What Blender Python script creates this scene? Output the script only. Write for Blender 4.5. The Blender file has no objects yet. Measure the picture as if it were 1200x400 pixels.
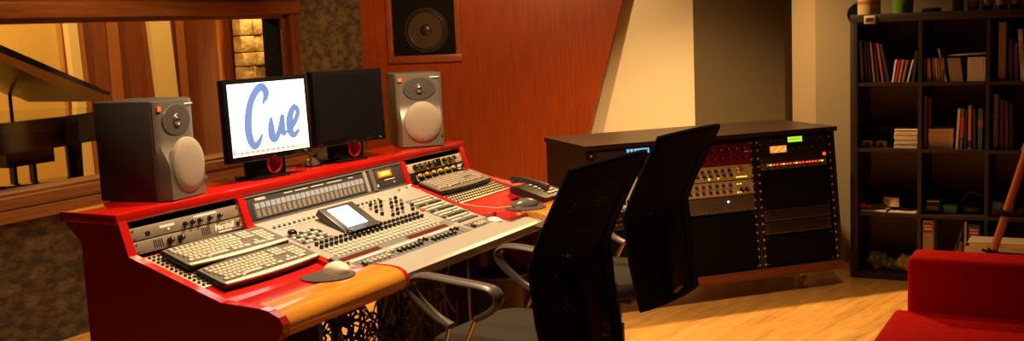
import bpy, bmesh, math, random
from mathutils import Vector, Matrix, Euler
random.seed(7)
C = bpy.context.scene.collection
PI = math.pi
def rad(a): return math.radians(a)

# ------------------------------------------------------------------ materials
MATS = {}
def mat(name, col, rough=0.5, metal=0.0, emit=None, es=0.0, spec=0.5, coat=0.0, bump=0.0, bscale=200.0,
        col2=None, nscale=None, stretch=(1, 1, 1), ramp=(0.35, 0.65), sheen=0.0, detail=4.0):
    if name in MATS: return MATS[name]
    m = bpy.data.materials.new(name); m.use_nodes = True
    nt = m.node_tree; b = nt.nodes['Principled BSDF']
    b.inputs['Base Color'].default_value = (*col, 1)
    b.inputs['Roughness'].default_value = rough
    b.inputs['Metallic'].default_value = metal
    b.inputs['Specular IOR Level'].default_value = spec
    b.inputs['Coat Weight'].default_value = coat
    b.inputs['Coat Roughness'].default_value = 0.08
    if sheen: b.inputs['Sheen Weight'].default_value = sheen
    if emit:
        b.inputs['Emission Color'].default_value = (*emit, 1)
        b.inputs['Emission Strength'].default_value = es
    tc = None
    if col2 or bump:
        tc = nt.nodes.new('ShaderNodeTexCoord'); mp = nt.nodes.new('ShaderNodeMapping')
        mp.inputs['Scale'].default_value = stretch
        nt.links.new(tc.outputs['Object'], mp.inputs['Vector'])
    if col2:
        n = nt.nodes.new('ShaderNodeTexNoise'); n.inputs['Scale'].default_value = nscale or 8
        n.inputs['Detail'].default_value = detail
        nt.links.new(mp.outputs['Vector'], n.inputs['Vector'])
        r = nt.nodes.new('ShaderNodeValToRGB')
        r.color_ramp.elements[0].position = ramp[0]; r.color_ramp.elements[0].color = (*col, 1)
        r.color_ramp.elements[1].position = ramp[1]; r.color_ramp.elements[1].color = (*col2, 1)
        nt.links.new(n.outputs['Fac'], r.inputs['Fac'])
        nt.links.new(r.outputs['Color'], b.inputs['Base Color'])
    if bump:
        n2 = nt.nodes.new('ShaderNodeTexNoise'); n2.inputs['Scale'].default_value = bscale
        nt.links.new(mp.outputs['Vector'], n2.inputs['Vector'])
        bp = nt.nodes.new('ShaderNodeBump'); bp.inputs['Strength'].default_value = bump
        bp.inputs['Distance'].default_value = 0.01
        nt.links.new(n2.outputs['Fac'], bp.inputs['Height'])
        nt.links.new(bp.outputs['Normal'], b.inputs['Normal'])
    MATS[name] = m
    return m

def floor_mat():
    m = bpy.data.materials.new('laminate_floor'); m.use_nodes = True
    nt = m.node_tree; b = nt.nodes['Principled BSDF']; b.inputs['Roughness'].default_value = 0.38
    L = nt.links.new
    tc = nt.nodes.new('ShaderNodeTexCoord')
    br = nt.nodes.new('ShaderNodeTexBrick'); br.inputs['Scale'].default_value = 1.0
    br.inputs['Brick Width'].default_value = 1.25; br.inputs['Row Height'].default_value = 0.19
    br.inputs['Mortar Size'].default_value = 0.0012; br.inputs['Bias'].default_value = 0.0
    br.inputs['Color1'].default_value = (0.68, 0.34, 0.075, 1); br.inputs['Color2'].default_value = (0.78, 0.42, 0.11, 1)
    br.inputs['Mortar'].default_value = (0.36, 0.17, 0.05, 1)
    mp0 = nt.nodes.new('ShaderNodeMapping'); mp0.inputs['Rotation'].default_value = (0, 0, rad(12))
    L(tc.outputs['Object'], mp0.inputs['Vector'])
    L(mp0.outputs['Vector'], br.inputs['Vector'])
    mp = nt.nodes.new('ShaderNodeMapping'); mp.inputs['Scale'].default_value = (1.3, 9, 1)
    L(mp0.outputs['Vector'], mp.inputs['Vector'])
    n = nt.nodes.new('ShaderNodeTexNoise'); n.inputs['Scale'].default_value = 2.2; n.inputs['Detail'].default_value = 7
    n.inputs['Distortion'].default_value = 1.2
    L(mp.outputs['Vector'], n.inputs['Vector'])
    r = nt.nodes.new('ShaderNodeValToRGB')
    r.color_ramp.elements[0].position = 0.3; r.color_ramp.elements[0].color = (0.62, 0.55, 0.5, 1)
    r.color_ramp.elements[1].position = 0.62; r.color_ramp.elements[1].color = (1.1, 1.1, 1.1, 1)
    L(n.outputs['Fac'], r.inputs['Fac'])
    mx = nt.nodes.new('ShaderNodeMix'); mx.data_type = 'RGBA'; mx.blend_type = 'MULTIPLY'; mx.inputs[0].default_value = 0.75
    L(br.outputs['Color'], mx.inputs[6]); L(r.outputs['Color'], mx.inputs[7])
    L(mx.outputs[2], b.inputs['Base Color'])
    return m

def glass_mat():
    m = bpy.data.materials.new('window_glass'); m.use_nodes = True
    nt = m.node_tree; nt.nodes.clear(); L = nt.links.new
    o = nt.nodes.new('ShaderNodeOutputMaterial'); t = nt.nodes.new('ShaderNodeBsdfTransparent')
    t.inputs['Color'].default_value = (0.93, 0.9, 0.85, 1)
    g = nt.nodes.new('ShaderNodeBsdfGlossy'); g.inputs['Roughness'].default_value = 0.01
    f = nt.nodes.new('ShaderNodeFresnel'); f.inputs['IOR'].default_value = 1.45
    mx = nt.nodes.new('ShaderNodeMixShader')
    ge = nt.nodes.new('ShaderNodeNewGeometry'); iv = nt.nodes.new('ShaderNodeMath'); iv.operation = 'SUBTRACT'; iv.inputs[0].default_value = 1.0
    ml = nt.nodes.new('ShaderNodeMath'); ml.operation = 'MULTIPLY'
    L(ge.outputs['Backfacing'], iv.inputs[1]); L(iv.outputs[0], ml.inputs[0]); L(f.outputs[0], ml.inputs[1])
    L(ml.outputs[0], mx.inputs[0]); L(t.outputs[0], mx.inputs[1]); L(g.outputs[0], mx.inputs[2]); L(mx.outputs[0], o.inputs['Surface'])
    return m

def mesh_fabric():
    m = bpy.data.materials.new('black_net'); m.use_nodes = True
    nt = m.node_tree; b = nt.nodes['Principled BSDF']; L = nt.links.new
    b.inputs['Base Color'].default_value = (0.006, 0.005, 0.0045, 1); b.inputs['Roughness'].default_value = 0.95
    b.inputs['Specular IOR Level'].default_value = 0.05
    tc = nt.nodes.new('ShaderNodeTexCoord'); mp = nt.nodes.new('ShaderNodeMapping'); mp.inputs['Scale'].default_value = (260, 260, 180)
    L(tc.outputs['Object'], mp.inputs['Vector'])
    v = nt.nodes.new('ShaderNodeTexVoronoi'); v.inputs['Scale'].default_value = 1.0
    L(mp.outputs['Vector'], v.inputs['Vector'])
    lt = nt.nodes.new('ShaderNodeMath'); lt.operation = 'GREATER_THAN'; lt.inputs[1].default_value = 0.10
    L(v.outputs['Distance'], lt.inputs[0]); 
    L(lt.outputs[0], b.inputs['Alpha'])
    return m

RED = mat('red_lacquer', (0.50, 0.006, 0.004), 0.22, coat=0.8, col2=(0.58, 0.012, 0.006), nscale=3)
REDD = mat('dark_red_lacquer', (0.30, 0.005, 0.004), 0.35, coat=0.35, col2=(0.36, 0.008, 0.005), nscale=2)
NOSE = mat('honey_wood_edge', (0.62, 0.23, 0.02), 0.2, coat=0.8, col2=(0.74, 0.32, 0.04), nscale=4, stretch=(1.5, 14, 14))
WOODW = mat('cherry_veneer', (0.19, 0.027, 0.003), 0.36, col2=(0.25, 0.040, 0.005), nscale=7, stretch=(9, 9, 0.5), detail=6)
TRIM = mat('window_wood', (0.13, 0.036, 0.008), 0.35, coat=0.2, col2=(0.20, 0.062, 0.014), nscale=4, stretch=(1, 12, 12))
TRIMV = mat('frame_wood', (0.10, 0.022, 0.005), 0.35, coat=0.2, col2=(0.14, 0.034, 0.008), nscale=4, stretch=(12, 12, 1))
SILLW = mat('sill_wood', (0.20, 0.075, 0.025), 0.4, col2=(0.30, 0.12, 0.045), nscale=4, stretch=(0.8, 14, 14))
FABW = mat('mottled_acoustic_fabric', (0.035, 0.022, 0.011), 0.9, col2=(0.135, 0.090, 0.045), nscale=15, stretch=(1, 1, 1.6), ramp=(0.38, 0.72), bump=0.5, bscale=60, detail=8)
BLK = mat('black_satin', (0.012, 0.010, 0.009), 0.4)
BLKG = mat('black_gloss', (0.008, 0.007, 0.007), 0.12, coat=0.5)
BLKM = mat('black_matte', (0.006, 0.005, 0.0045), 0.95, spec=0.08)
DARKW = mat('black_brown_wood', (0.020, 0.009, 0.005), 0.35, col2=(0.034, 0.016, 0.008), nscale=5, stretch=(1, 10, 10))
GREYS = mat('speaker_grey', (0.20, 0.168, 0.12), 0.38, metal=0.35)
GREYD = mat('speaker_side', (0.055, 0.045, 0.034), 0.55, bump=0.15, bscale=400)
GRILL = mat('grille_cloth', (0.34, 0.27, 0.19), 0.8, bump=0.3, bscale=600)
SILV = mat('silver_metal', (0.55, 0.5, 0.42), 0.3, metal=0.9)
ALU = mat('brushed_panel', (0.33, 0.27, 0.19), 0.42, metal=0.45, col2=(0.38, 0.31, 0.22), nscale=10, stretch=(1, 30, 30))
ALUD = mat('dark_brushed_panel', (0.20, 0.16, 0.11), 0.42, metal=0.4)
CONS = mat('console_beige', (0.40, 0.37, 0.31), 0.30, metal=0.15)
CONSG = mat('console_grey', (0.17, 0.155, 0.135), 0.45, metal=0.1)
CONSD = mat('console_dark', (0.05, 0.042, 0.038), 0.4)
KEYC = mat('key_cream', (0.60, 0.50, 0.36), 0.5)
KEYB = mat('keyboard_base', (0.13, 0.10, 0.075), 0.5)
CREAM = mat('cream_plastic', (0.72, 0.62, 0.46), 0.4)
WHITE = mat('white_print', (0.85, 0.8, 0.7), 0.5)
PADM = mat('mouse_pad_cloth', (0.055, 0.038, 0.026), 0.9)
SEAT = mat('charcoal_seat', (0.034, 0.026, 0.018), 0.95, spec=0.15, bump=0.3, bscale=300)
NET = mesh_fabric()
ARM = mat('grey_arm_plastic', (0.09, 0.075, 0.055), 0.35, metal=0.2)
SOFA = mat('red_sofa_fabric', (0.36, 0.002, 0.001), 0.95, spec=0.08, col2=(0.42, 0.003, 0.002), nscale=30, bump=0.2, bscale=250)
WALLB = mat('warm_white_paint', (0.74, 0.68, 0.53), 0.85)
WALLG = mat('taupe_paint', (0.13, 0.102, 0.062), 0.9)
WALLS = mat('beige_paint', (0.27, 0.21, 0.13), 0.9)
WALLP = mat('plain_wall_paint', (0.10, 0.07, 0.05), 0.9)
CEIL = mat('ceiling_paint', (0.16, 0.12, 0.09), 0.9)
PLINTH = mat('rack_plinth_wood', (0.16, 0.035, 0.016), 0.45, col2=(0.22, 0.05, 0.02), nscale=5, stretch=(1, 10, 10))
FLOOR = floor_mat(); GLASS = glass_mat()
STUDY = mat('studio_yellow_wall', (0.72, 0.46, 0.12), 0.8)
STUDC = mat('studio_cream_strip', (0.85, 0.65, 0.30), 0.7)
STUDW = mat('studio_wood', (0.17, 0.040, 0.009), 0.4, col2=(0.24, 0.06, 0.013), nscale=6, stretch=(8, 8, 0.5))
STUDL = mat('studio_light_wood', (0.38, 0.13, 0.03), 0.4)
STONE = mat('rough_stone', (0.42, 0.27, 0.10), 0.85, col2=(0.75, 0.55, 0.26), nscale=9, bump=0.8, bscale=30)
GLOWS = mat('monitor_glow', (0.8, 0.9, 1), 0.4, emit=(0.86, 0.93, 1.0), es=1.5)
INK = mat('screen_blue_ink', (0.05, 0.08, 0.2), 0.4, emit=(0.17, 0.27, 0.55), es=1.0)
BARM = mat('screen_bar', (0.5, 0.3, 0.2), 0.4, emit=(0.75, 0.62, 0.5), es=1.0)
BARR = mat('screen_red', (0.5, 0.1, 0.1), 0.4, emit=(0.8, 0.1, 0.08), es=1.0)
LCDG = mat('touch_panel_glow', (0.8, 0.9, 1), 0.4, emit=(0.70, 0.86, 1.0), es=2.0)
AMB = mat('amber_display', (0.5, 0.2, 0.02), 0.4, emit=(1.0, 0.36, 0.02), es=0.45)
AMBK = mat('amber_digit', (0.9, 0.5, 0.1), 0.4, emit=(1.0, 0.75, 0.15), es=2.0)
GRN = mat('green_display', (0.3, 0.6, 0.05), 0.4, emit=(0.42, 0.85, 0.03), es=1.2)
ORR = mat('red_orange_display', (0.6, 0.1, 0.02), 0.4, emit=(0.9, 0.16, 0.03), es=1.0)
BLU = mat('blue_display', (0.1, 0.3, 0.5), 0.4, emit=(0.20, 0.55, 0.8), es=1.0)
LR = mat('red_lamp', (0.8, 0.05, 0.03), 0.4, emit=(1.0, 0.05, 0.03), es=2.5)
LG = mat('green_lamp', (0.4, 0.8, 0.1), 0.4, emit=(0.55, 0.9, 0.1), es=1.6)
LB = mat('blue_lamp', (0.3, 0.3, 0.9), 0.4, emit=(0.3, 0.35, 1.0), es=4.0)
LY = mat('yellow_lamp', (0.8, 0.5, 0.1), 0.4, emit=(1.0, 0.55, 0.08), es=1.5)
LO = mat('orange_badge', (0.80, 0.16, 0.02), 0.5)
REDU = mat('red_faceplate', (0.22, 0.006, 0.008), 0.3, metal=0.3)
CREAMU = mat('cream_faceplate', (0.62, 0.50, 0.30), 0.4, metal=0.2)
GREYU = mat('bronze_faceplate', (0.15, 0.12, 0.09), 0.4, metal=0.4)
GLD = mat('gold_knob', (0.75, 0.48, 0.12), 0.3, metal=0.8)
YELK = mat('yellow_knob', (0.8, 0.5, 0.08), 0.4)

# ------------------------------------------------------------------ mesh builder
class B:
    def __init__(s): s.bm = bmesh.new(); s.mats = []; s.cur = 0
    def m(s, material):
        if material not in s.mats: s.mats.append(material)
        s.cur = s.mats.index(material); return s
    def _fin(s, verts, M):
        if M is not None: bmesh.ops.transform(s.bm, matrix=M, verts=verts)
        fs = set()
        for v in verts:
            for f in v.link_faces: fs.add(f)
        for f in fs: f.material_index = s.cur
    def box(s, lo, hi, M=None, bev=0.0, seg=2):
        r = bmesh.ops.create_cube(s.bm, size=1.0); vs = r['verts']
        c = [(a + b) / 2 for a, b in zip(lo, hi)]; d = [b - a for a, b in zip(lo, hi)]
        for v in vs: v.co = Vector((v.co.x * d[0] + c[0], v.co.y * d[1] + c[1], v.co.z * d[2] + c[2]))
        if bev:
            es = list({e for v in vs for e in v.link_edges})
            bev = min(bev, 0.49 * min(abs(x) for x in d))
            r2 = bmesh.ops.bevel(s.bm, geom=es, offset=bev, segments=seg, affect='EDGES', profile=0.5)
            vs = list({v for f in r2['faces'] for v in f.verts} | {v for v in vs if v.is_valid})
        s._fin(vs, M); return s
    def cyl(s, p0, p1, r0, r1=None, seg=16, M=None, caps=True):
        r1 = r0 if r1 is None else r1
        p0 = Vector(p0); p1 = Vector(p1); d = p1 - p0
        r = bmesh.ops.create_cone(s.bm, cap_ends=caps, segments=seg, radius1=r0, radius2=r1, depth=d.length)
        q = d.to_track_quat('Z', 'Y').to_matrix().to_4x4()
        T = Matrix.Translation((p0 + p1) / 2) @ q
        s._fin(r['verts'], (M @ T) if M is not None else T); return s
    def sph(s, c, r, sc=(1, 1, 1), M=None, u=16, v=10):
        q = bmesh.ops.create_uvsphere(s.bm, u_segments=u, v_segments=v, radius=r)
        T = Matrix.Translation(c) @ Matrix.Diagonal((*sc, 1))
        s._fin(q['verts'], (M @ T) if M is not None else T); return s
    def prism(s, pts, axis, a, b, M=None):
        # pts: 2D polygon; axis 'x': (y,z) extruded in x; 'y': (x,z); 'z': (x,y)
        def P(p, t):
            return {'x': (t, p[0], p[1]), 'y': (p[0], t, p[1]), 'z': (p[0], p[1], t)}[axis]
        v0 = [s.bm.verts.new(P(p, a)) for p in pts]; v1 = [s.bm.verts.new(P(p, b)) for p in pts]
        n = len(pts)
        fs = [s.bm.faces.new(v0), s.bm.faces.new(v1[::-1])]
        for i in range(n): fs.append(s.bm.faces.new((v0[i], v0[(i + 1) % n], v1[(i + 1) % n], v1[i])))
        s._fin(v0 + v1, M)
        bmesh.ops.recalc_face_normals(s.bm, faces=fs)
        if n > 4:
            for q in bmesh.ops.triangulate(s.bm, faces=fs[:2], ngon_method='EAR_CLIP')['faces']: q.material_index = s.cur
        return s
    def loft(s, rings, M=None, caps=True, closed=False):
        R = [[s.bm.verts.new(p) for p in ring] for ring in rings]
        n = len(R[0]); fs = []
        rr = range(len(R)) if closed else range(len(R) - 1)
        for i in rr:
            a = R[i]; b = R[(i + 1) % len(R)]
            for j in range(n): fs.append(s.bm.faces.new((a[j], a[(j + 1) % n], b[(j + 1) % n], b[j])))
        if caps and not closed: fs += [s.bm.faces.new(R[0][::-1]), s.bm.faces.new(R[-1])]
        s._fin([v for r in R for v in r], M)
        bmesh.ops.recalc_face_normals(s.bm, faces=fs); return s
    def tube(s, pts, r, seg=8, M=None, closed=False, sx=1.0, up=(0, 0, 1)):
        # sweep an ellipse (r*sx wide sideways, r thick) along a path
        pts = [Vector(p) for p in pts]; rings = []; n = len(pts); up = Vector(up)
        for i, p in enumerate(pts):
            a = pts[(i - 1) % n] if (closed or i > 0) else p; b = pts[(i + 1) % n] if (closed or i < n - 1) else p
            t = (b - a).normalized()
            side = t.cross(up)
            if side.length < 1e-3: side = t.cross(Vector((1, 0.01, 0)))
            side.normalize(); nn = side.cross(t).normalized()
            ri = r[i] if isinstance(r, (list, tuple)) else r
            rings.append([p + side * (math.cos(2 * PI * k / seg) * ri * sx) + nn * (math.sin(2 * PI * k / seg) * ri) for k in range(seg)])
        return s.loft(rings, M, True, closed)
    def lathe(s, prof, M=None, seg=24, sx=1.0, sy=1.0):
        rings = [[(r * sx * math.cos(2 * PI * k / seg), r * sy * math.sin(2 * PI * k / seg), z) for k in range(seg)] for r, z in prof]
        return s.loft(rings, M, True)
    def grid(s, f, nu, nv, M=None):
        V = [[s.bm.verts.new(f(i / nu, j / nv)) for j in range(nv + 1)] for i in range(nu + 1)]
        for i in range(nu):
            for j in range(nv): s.bm.faces.new((V[i][j], V[i + 1][j], V[i + 1][j + 1], V[i][j + 1]))
        s._fin([v for r in V for v in r], M); return s
    def build(s, name, material=None, parent=None, smooth=True, M=None):
        me = bpy.data.meshes.new(name)
        s.bm.to_mesh(me); s.bm.free()
        for x in (s.mats or [material]): me.materials.append(x)
        if smooth:
            me.shade_smooth()
            try: me.set_sharp_from_angle(angle=rad(35))
            except Exception: pass
        o = bpy.data.objects.new(name, me); C.objects.link(o)
        if parent: o.parent = parent
        if M is not None: o.matrix_local = M
        return o

def T(x, y, z): return Matrix.Translation((x, y, z))
def Rx(a): return Matrix.Rotation(rad(a), 4, 'X')
def Ry(a): return Matrix.Rotation(rad(a), 4, 'Y')
def Rz(a): return Matrix.Rotation(rad(a), 4, 'Z')
def tag(o, label, cat, group=None, kind=None):
    o['label'] = label; o['category'] = cat
    if group: o['group'] = group
    if kind: o['kind'] = kind
    return o
def thing(name, label, cat, M=None, group=None, loc=None, rz=0):
    o = bpy.data.objects.new(name, None); C.objects.link(o); o.empty_display_size = 0.05
    o.matrix_world = M if M is not None else T(*loc) @ Rz(rz)
    return tag(o, label, cat, group)
def struct(b, name, material=None, parent=None, smooth=False):
    o = b.build(name, material, parent, smooth)
    if parent is None: o['kind'] = 'structure'
    return o
def tree(o): return [c for c in bpy.data.objects if c.parent == o]
def dup(root, M, label, group=None):
    kids = {}
    for c in bpy.data.objects:
        if c.parent: kids.setdefault(c.parent, []).append(c)
    def cp(o, par):
        n = o.copy(); C.objects.link(n)
        if par: n.parent = par
        for k in kids.get(o, []): cp(k, n)
        return n
    r = cp(root, None); r.matrix_world = M; r['label'] = label
    if group: r['group'] = group
    return r
def text(s, size, material, parent, M, name='lettering', ext=0.0002, align='CENTER', shear=0.0, bold=0.0):
    cu = bpy.data.curves.new('t', 'FONT'); cu.body = s; cu.size = size; cu.extrude = ext; cu.align_x = align; cu.align_y = 'CENTER'
    cu.shear = shear; cu.offset = bold; cu.resolution_u = 3
    o = bpy.data.objects.new('t', cu); C.objects.link(o)
    dg = bpy.context.evaluated_depsgraph_get(); me = bpy.data.meshes.new_from_object(o.evaluated_get(dg)); me.name = name
    bpy.data.objects.remove(o); bpy.data.curves.remove(cu)
    me.materials.clear(); me.materials.append(material)
    n = bpy.data.objects.new(name, me); C.objects.link(n)
    if parent: n.parent = parent
    n.matrix_local = M
    return n
# text standing upright on a front face that looks to local -y
UP = Rx(90)

def knob_mesh(r, h, body, mark=None):
    b = B(); b.m(body); b.lathe([(r, 0), (r, h * 0.75), (r * 0.85, h)], seg=14)
    if mark: b.m(mark); b.box((-r * 0.12, 0, h), (r * 0.12, r * 0.8, h + 0.0006))
    o = b.build('knob'); me = o.data; bpy.data.objects.remove(o); return me
def inst(name, me, parent, M, label=None):
    o = bpy.data.objects.new(name, me); C.objects.link(o); o.parent = parent; o.matrix_local = M
    if label: o['label'] = label
    return o

# ------------------------------------------------------------------ room shell
WY = 4.76
b = B(); b.box((-2.5, -2.6, -0.1), (8.2, 4.9, 0)); struct(b, 'floor', FLOOR)
b = B(); b.box((-2.5, -2.6, 2.62), (8.2, 4.76, 2.72)); struct(b, 'ceiling', CEIL)
b = B(); b.box((-2.6, -2.6, 0), (-2.5, 4.76, 2.62)); struct(b, 'wall_back', WALLP)
b = B(); b.box((-2.5, -2.7, 0), (6.93, -2.6, 2.62)); struct(b, 'wall_right', WALLP)
# window wall (fabric), opening X 2.2..5.68, z .81..1.64
b = B()
b.box((-2.5, WY, 0), (2.1, WY + 0.16, 2.62)); b.box((2.1, WY, 0), (5.79, WY + 0.16, 0.70)); b.box((2.1, WY, 1.80), (5.79, WY + 0.16, 2.62))
b.box((5.79, WY, 0), (6.62, WY + 0.16, 2.62))
struct(b, 'wall_left', FABW)
# window frame, sill, glass
b = B()
b.m(TRIM)
b.box((2.1, WY - 0.03, 1.735), (5.80, WY + 0.16, 1.83), bev=0.004)
b.box((2.1, WY - 0.055, 1.655), (5.80, WY + 0.16, 1.735), bev=0.008)
b.box((2.1, WY + 0.0, 1.63), (5.69, WY + 0.16, 1.658))
b.m(BLKM); b.box((5.665, WY + 0.03, 0.78), (5.72, WY + 0.16, 1.655))
b.m(TRIMV)
b.box((5.715, WY - 0.035, 0.70), (5.80, WY + 0.16, 1.735), bev=0.006)
b.box((5.675, WY + 0.005, 0.78), (5.716, WY + 0.03, 1.655), bev=0.004)
b.box((2.1, WY - 0.035, 0.70), (2.2, WY + 0.16, 1.735), bev=0.006)
w = b.build('window_1', smooth=True); w['kind'] = 'structure'
b = B()
b.box((2.1, WY + 0.02, 0.74), (5.75, WY + 0.20, 0.80), bev=0.004); b.box((2.1, WY - 0.02, 0.725), (5.78, WY + 0.16, 0.785), bev=0.006)
b.box((2.1, WY - 0.05, 0.665), (5.80, WY + 0.03, 0.722), bev=0.006)
s_ = b.build('window_sill', SILLW, w)
b = B(); b.box((2.2, WY + 0.09, 0.79), (5.67, WY + 0.098, 1.64)); b.build('glass_pane', GLASS, w, False)

# wood wall standing at an angle, right edge cut on a slant
WA = Vector((6.53, 4.76, 0)); WB = Vector((7.12, 3.0, 0))
wd = (WB - WA).normalized(); wang = math.degrees(math.atan2(wd.y, wd.x))
MW = T(*WA) @ Rz(wang)             # local x along wall, local -y toward the room... (normal checked below)
Lw = (WB - WA).length
b = B()
# opening for the soffit speaker is covered by its own frame
b.prism([(0, 0), (1.393, 0), (1.613, 0.758), (1.874, 1.662), (2.15, 2.62), (0, 2.62)], 'y', 0.0, 0.09)
o = struct(b, 'wall_far', WOODW); o.matrix_world = MW
# pale wall behind the rack, taupe wall, dark strip for the shadowed gap, beige pillar and wall
def wallseg(name, p, q, material, th=0.06, z1=2.62):
    p = Vector((*p, 0)); q = Vector((*q, 0)); d = q - p; a = math.degrees(math.atan2(d.y, d.x))
    b = B(); b.box((0, 0, 0), (d.length, th, z1)); o = struct(b, name, material); o.matrix_world = T(*p) @ Rz(a); return o
P690 = Vector((7.10, 3.26)); 
wallseg('wall_far_pale', (7.16, 3.75), (7.352, 2.56), WALLB)
wallseg('wall_far_taupe', (7.352, 2.56), (7.70, 1.90), WALLG)
b = B(); b.box((7.33, 1.847, 0), (7.43, 1.927, 2.62), bev=0.004); o = b.build('dark_gap_strip', DARKW); o['kind'] = 'structure'  # dark strip added in place of the shadowed gap between the walls
b = B(); b.prism([(6.803, -2.7), (6.803, 1.60), (6.96, 1.78), (7.8, 2.0), (7.9, 2.0), (7.9, -2.7)], 'z', 0, 2.62); struct(b, 'wall_front', WALLS)

# ------------------------------------------------------------------ studio beyond the glass
b = B(); b.box((1.0, 4.92, -0.1), (10.0, 8.0, 0)); struct(b, 'floor_studio', FLOOR)
b = B(); b.box((1.0, 4.92, 2.8), (10.0, 8.0, 2.9)); struct(b, 'ceiling_studio', WALLP)
b = B(); b.box((0.9, 4.92, 0), (1.0, 8.0, 2.8)); struct(b, 'wall_studio_left', WALLP)
b = B(); b.box((9.9, 4.92, 0), (10.0, 8.0, 2.8)); struct(b, 'wall_studio_right', WALLP)
b = B()
BY = 7.5
b.m(STUDY); b.box((1.0, BY, 0), (6.22, BY + 0.1, 2.8))
b.m(STUDW); b.box((6.22, BY - 0.02, 0), (9.9, BY + 0.1, 2.8))
struct(b, 'wall_studio_back')
b = B()
b.m(STUDC); b.prism([(6.27, 0), (6.37, 0), (6.28, 2.6), (6.19, 2.6)], 'y', BY - 0.08, BY - 0.02)
b.m(STUDL); b.prism([(6.37, 0), (6.43, 0), (6.34, 2.6), (6.28, 2.6)], 'y', BY - 0.07, BY - 0.02)
b.m(STUDL); b.box((6.66, BY - 0.06, 0), (6.75, BY - 0.02, 2.6))
b.m(STUDC); b.prism([(7.20, 0), (7.42, 0), (7.29, 2.6), (7.04, 2.6)], 'y', BY - 0.07, BY - 0.02)
b.m(STUDL); b.box((7.42, BY - 0.05, 0), (7.52, BY - 0.02, 2.6)); b.box((7.95, BY - 0.04, 0), (7.98, BY - 0.02, 2.6))
o = b.build('trim_2', smooth=False); o['kind'] = 'structure'
b = B(); b.m(BLKM); b.box((8.50, BY - 0.10, 0), (9.3, BY - 0.02, 2.6)); b.m(STONE)
random.seed(3)
z = 0.0
while z < 2.5:
    h = random.choice((0.10, 0.13, 0.16)); x = 8.10
    while x < 8.45:
        w_ = min(random.uniform(0.10, 0.24), 8.47 - x)
        if 8.47 - x - w_ < 0.06: w_ = 8.47 - x
        dd = random.uniform(0.0, 0.05)
        b.box((x + 0.004, BY - 0.16 - dd, z + 0.004), (x + w_ - 0.004, BY - 0.09, z + h - 0.004), bev=0.012); x += w_
    z += h
o = b.build('trim_3'); o['kind'] = 'structure'

# grand piano
pt = thing('grand_piano', 'black grand piano with raised lid seen through the control room window', 'piano', loc=(4.55, 6.1, 0))
b = B(); b.prism([(-0.9, -0.45), (0.05, -0.45), (0.66, -0.30), (0.75, 0.1), (0.45, 0.55), (0.0, 0.8), (-0.9, 0.8)], 'z', 0.90, 1.065)
b.build('case', BLKG, pt)
b = B(); b.prism([(-0.9, -0.47), (0.05, -0.47), (0.69, -0.31), (0.78, 0.1), (0.47, 0.57), (0.0, 0.82), (-0.9, 0.82)], 'z', 1.065, 1.085); b.build('rim', BLKG, pt)
b = B(); b.m(BLKG)
b.prism([(-1.6, 2.13), (0.56, 1.195), (0.54, 1.178), (-0.22, 1.485), (-1.6, 2.07)], 'y', -0.35, 0.6)
b.m(mat('piano_lid_reflection', (0.75, 0.50, 0.20), 0.3, coat=0.4)); b.prism([(0.46, 1.150), (0.40, 1.150), (-0.22, 1.435), (-1.6, 2.00), (-1.6, 2.07), (-0.22, 1.485), (0.52, 1.184)], 'y', -0.348, 0.25)  # amber underside: the lid's reflection is put into its colour
b.build('lid', None, pt)
b = B(); b.cyl((0.30, 0.3, 1.08), (0.30, 0.3, 1.30), 0.012); b.build('lid_prop', BLKG, pt)
for (lx, ly) in ((-0.55, -0.3), (0.35, -0.2), (-0.2, 0.6)):
    b = B(); b.cyl((lx, ly, 0.0), (lx, ly, 0.90), 0.035, 0.055, 12); b.build('leg', BLKG, pt)
b = B(); b.box((-0.22, -0.3, 0.80), (0.12, -0.1, 0.91)); b.box((-0.12, -0.22, 0.12), (-0.095, -0.18, 0.82)); b.box((0.02, -0.22, 0.12), (0.045, -0.18, 0.82)); b.box((-0.15, -0.26, 0.08), (0.08, -0.12, 0.13)); b.build('pedal_lyre', BLKG, pt)
bt = thing('piano_bench', 'small dark bench beside the piano behind the window', 'bench', loc=(4.30, 5.42, 0))
b = B(); b.box((-0.22, -0.14, 0.70), (0.22, 0.14, 0.735), bev=0.01); b.build('seat', BLKG, bt)
for lx in (-0.19, 0.19):
    for ly in (-0.11, 0.11):
        b = B(); b.box((lx - 0.016, ly - 0.016, 0), (lx + 0.016, ly + 0.016, 0.70)); b.build('leg', BLK, bt)

# ------------------------------------------------------------------ soffit speaker in the wood wall
ss = thing('soffit_speaker', 'large black woofer recessed in the wood wall inside a square wood frame', 'speaker', M=MW @ T(0.465, 0, 1.35))
b = B()
fw = 0.272
for (lo, hi) in (((-fw, -0.02, -0.02), (-fw + 0.045, 0, 1.0)), ((fw - 0.045, -0.02, -0.02), (fw, 0, 1.0)), ((-fw, -0.021, -0.065), (fw, 0, -0.012)), ((-fw, -0.021, 0.94), (fw, 0, 1.0))):
    b.box(lo, hi, bev=0.006)
b.build('frame', mat('soffit_frame_wood', (0.17, 0.035, 0.010), 0.4, col2=(0.23, 0.05, 0.014), nscale=6, stretch=(4, 4, 4)), ss)
b = B(); b.box((-0.23, -0.006, -0.012), (0.23, 0.0, 0.94)); b.build('baffle', BLKM, ss)
b = B(); MD = T(0.018, -0.006, 0.163) @ Rx(90) @ Matrix.Scale(0.95, 4)
b.m(BLK); b.lathe([(0.168, 0.0), (0.168, 0.004), (0.162, 0.009), (0.150, 0.009), (0.147, 0.004), (0.138, 0.010), (0.128, 0.009), (0.122, 0.004), (0.05, -0.0 + 0.0035), (0.048, 0.0034)], MD, 40)
b.build('surround', BLKG, ss)
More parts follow.
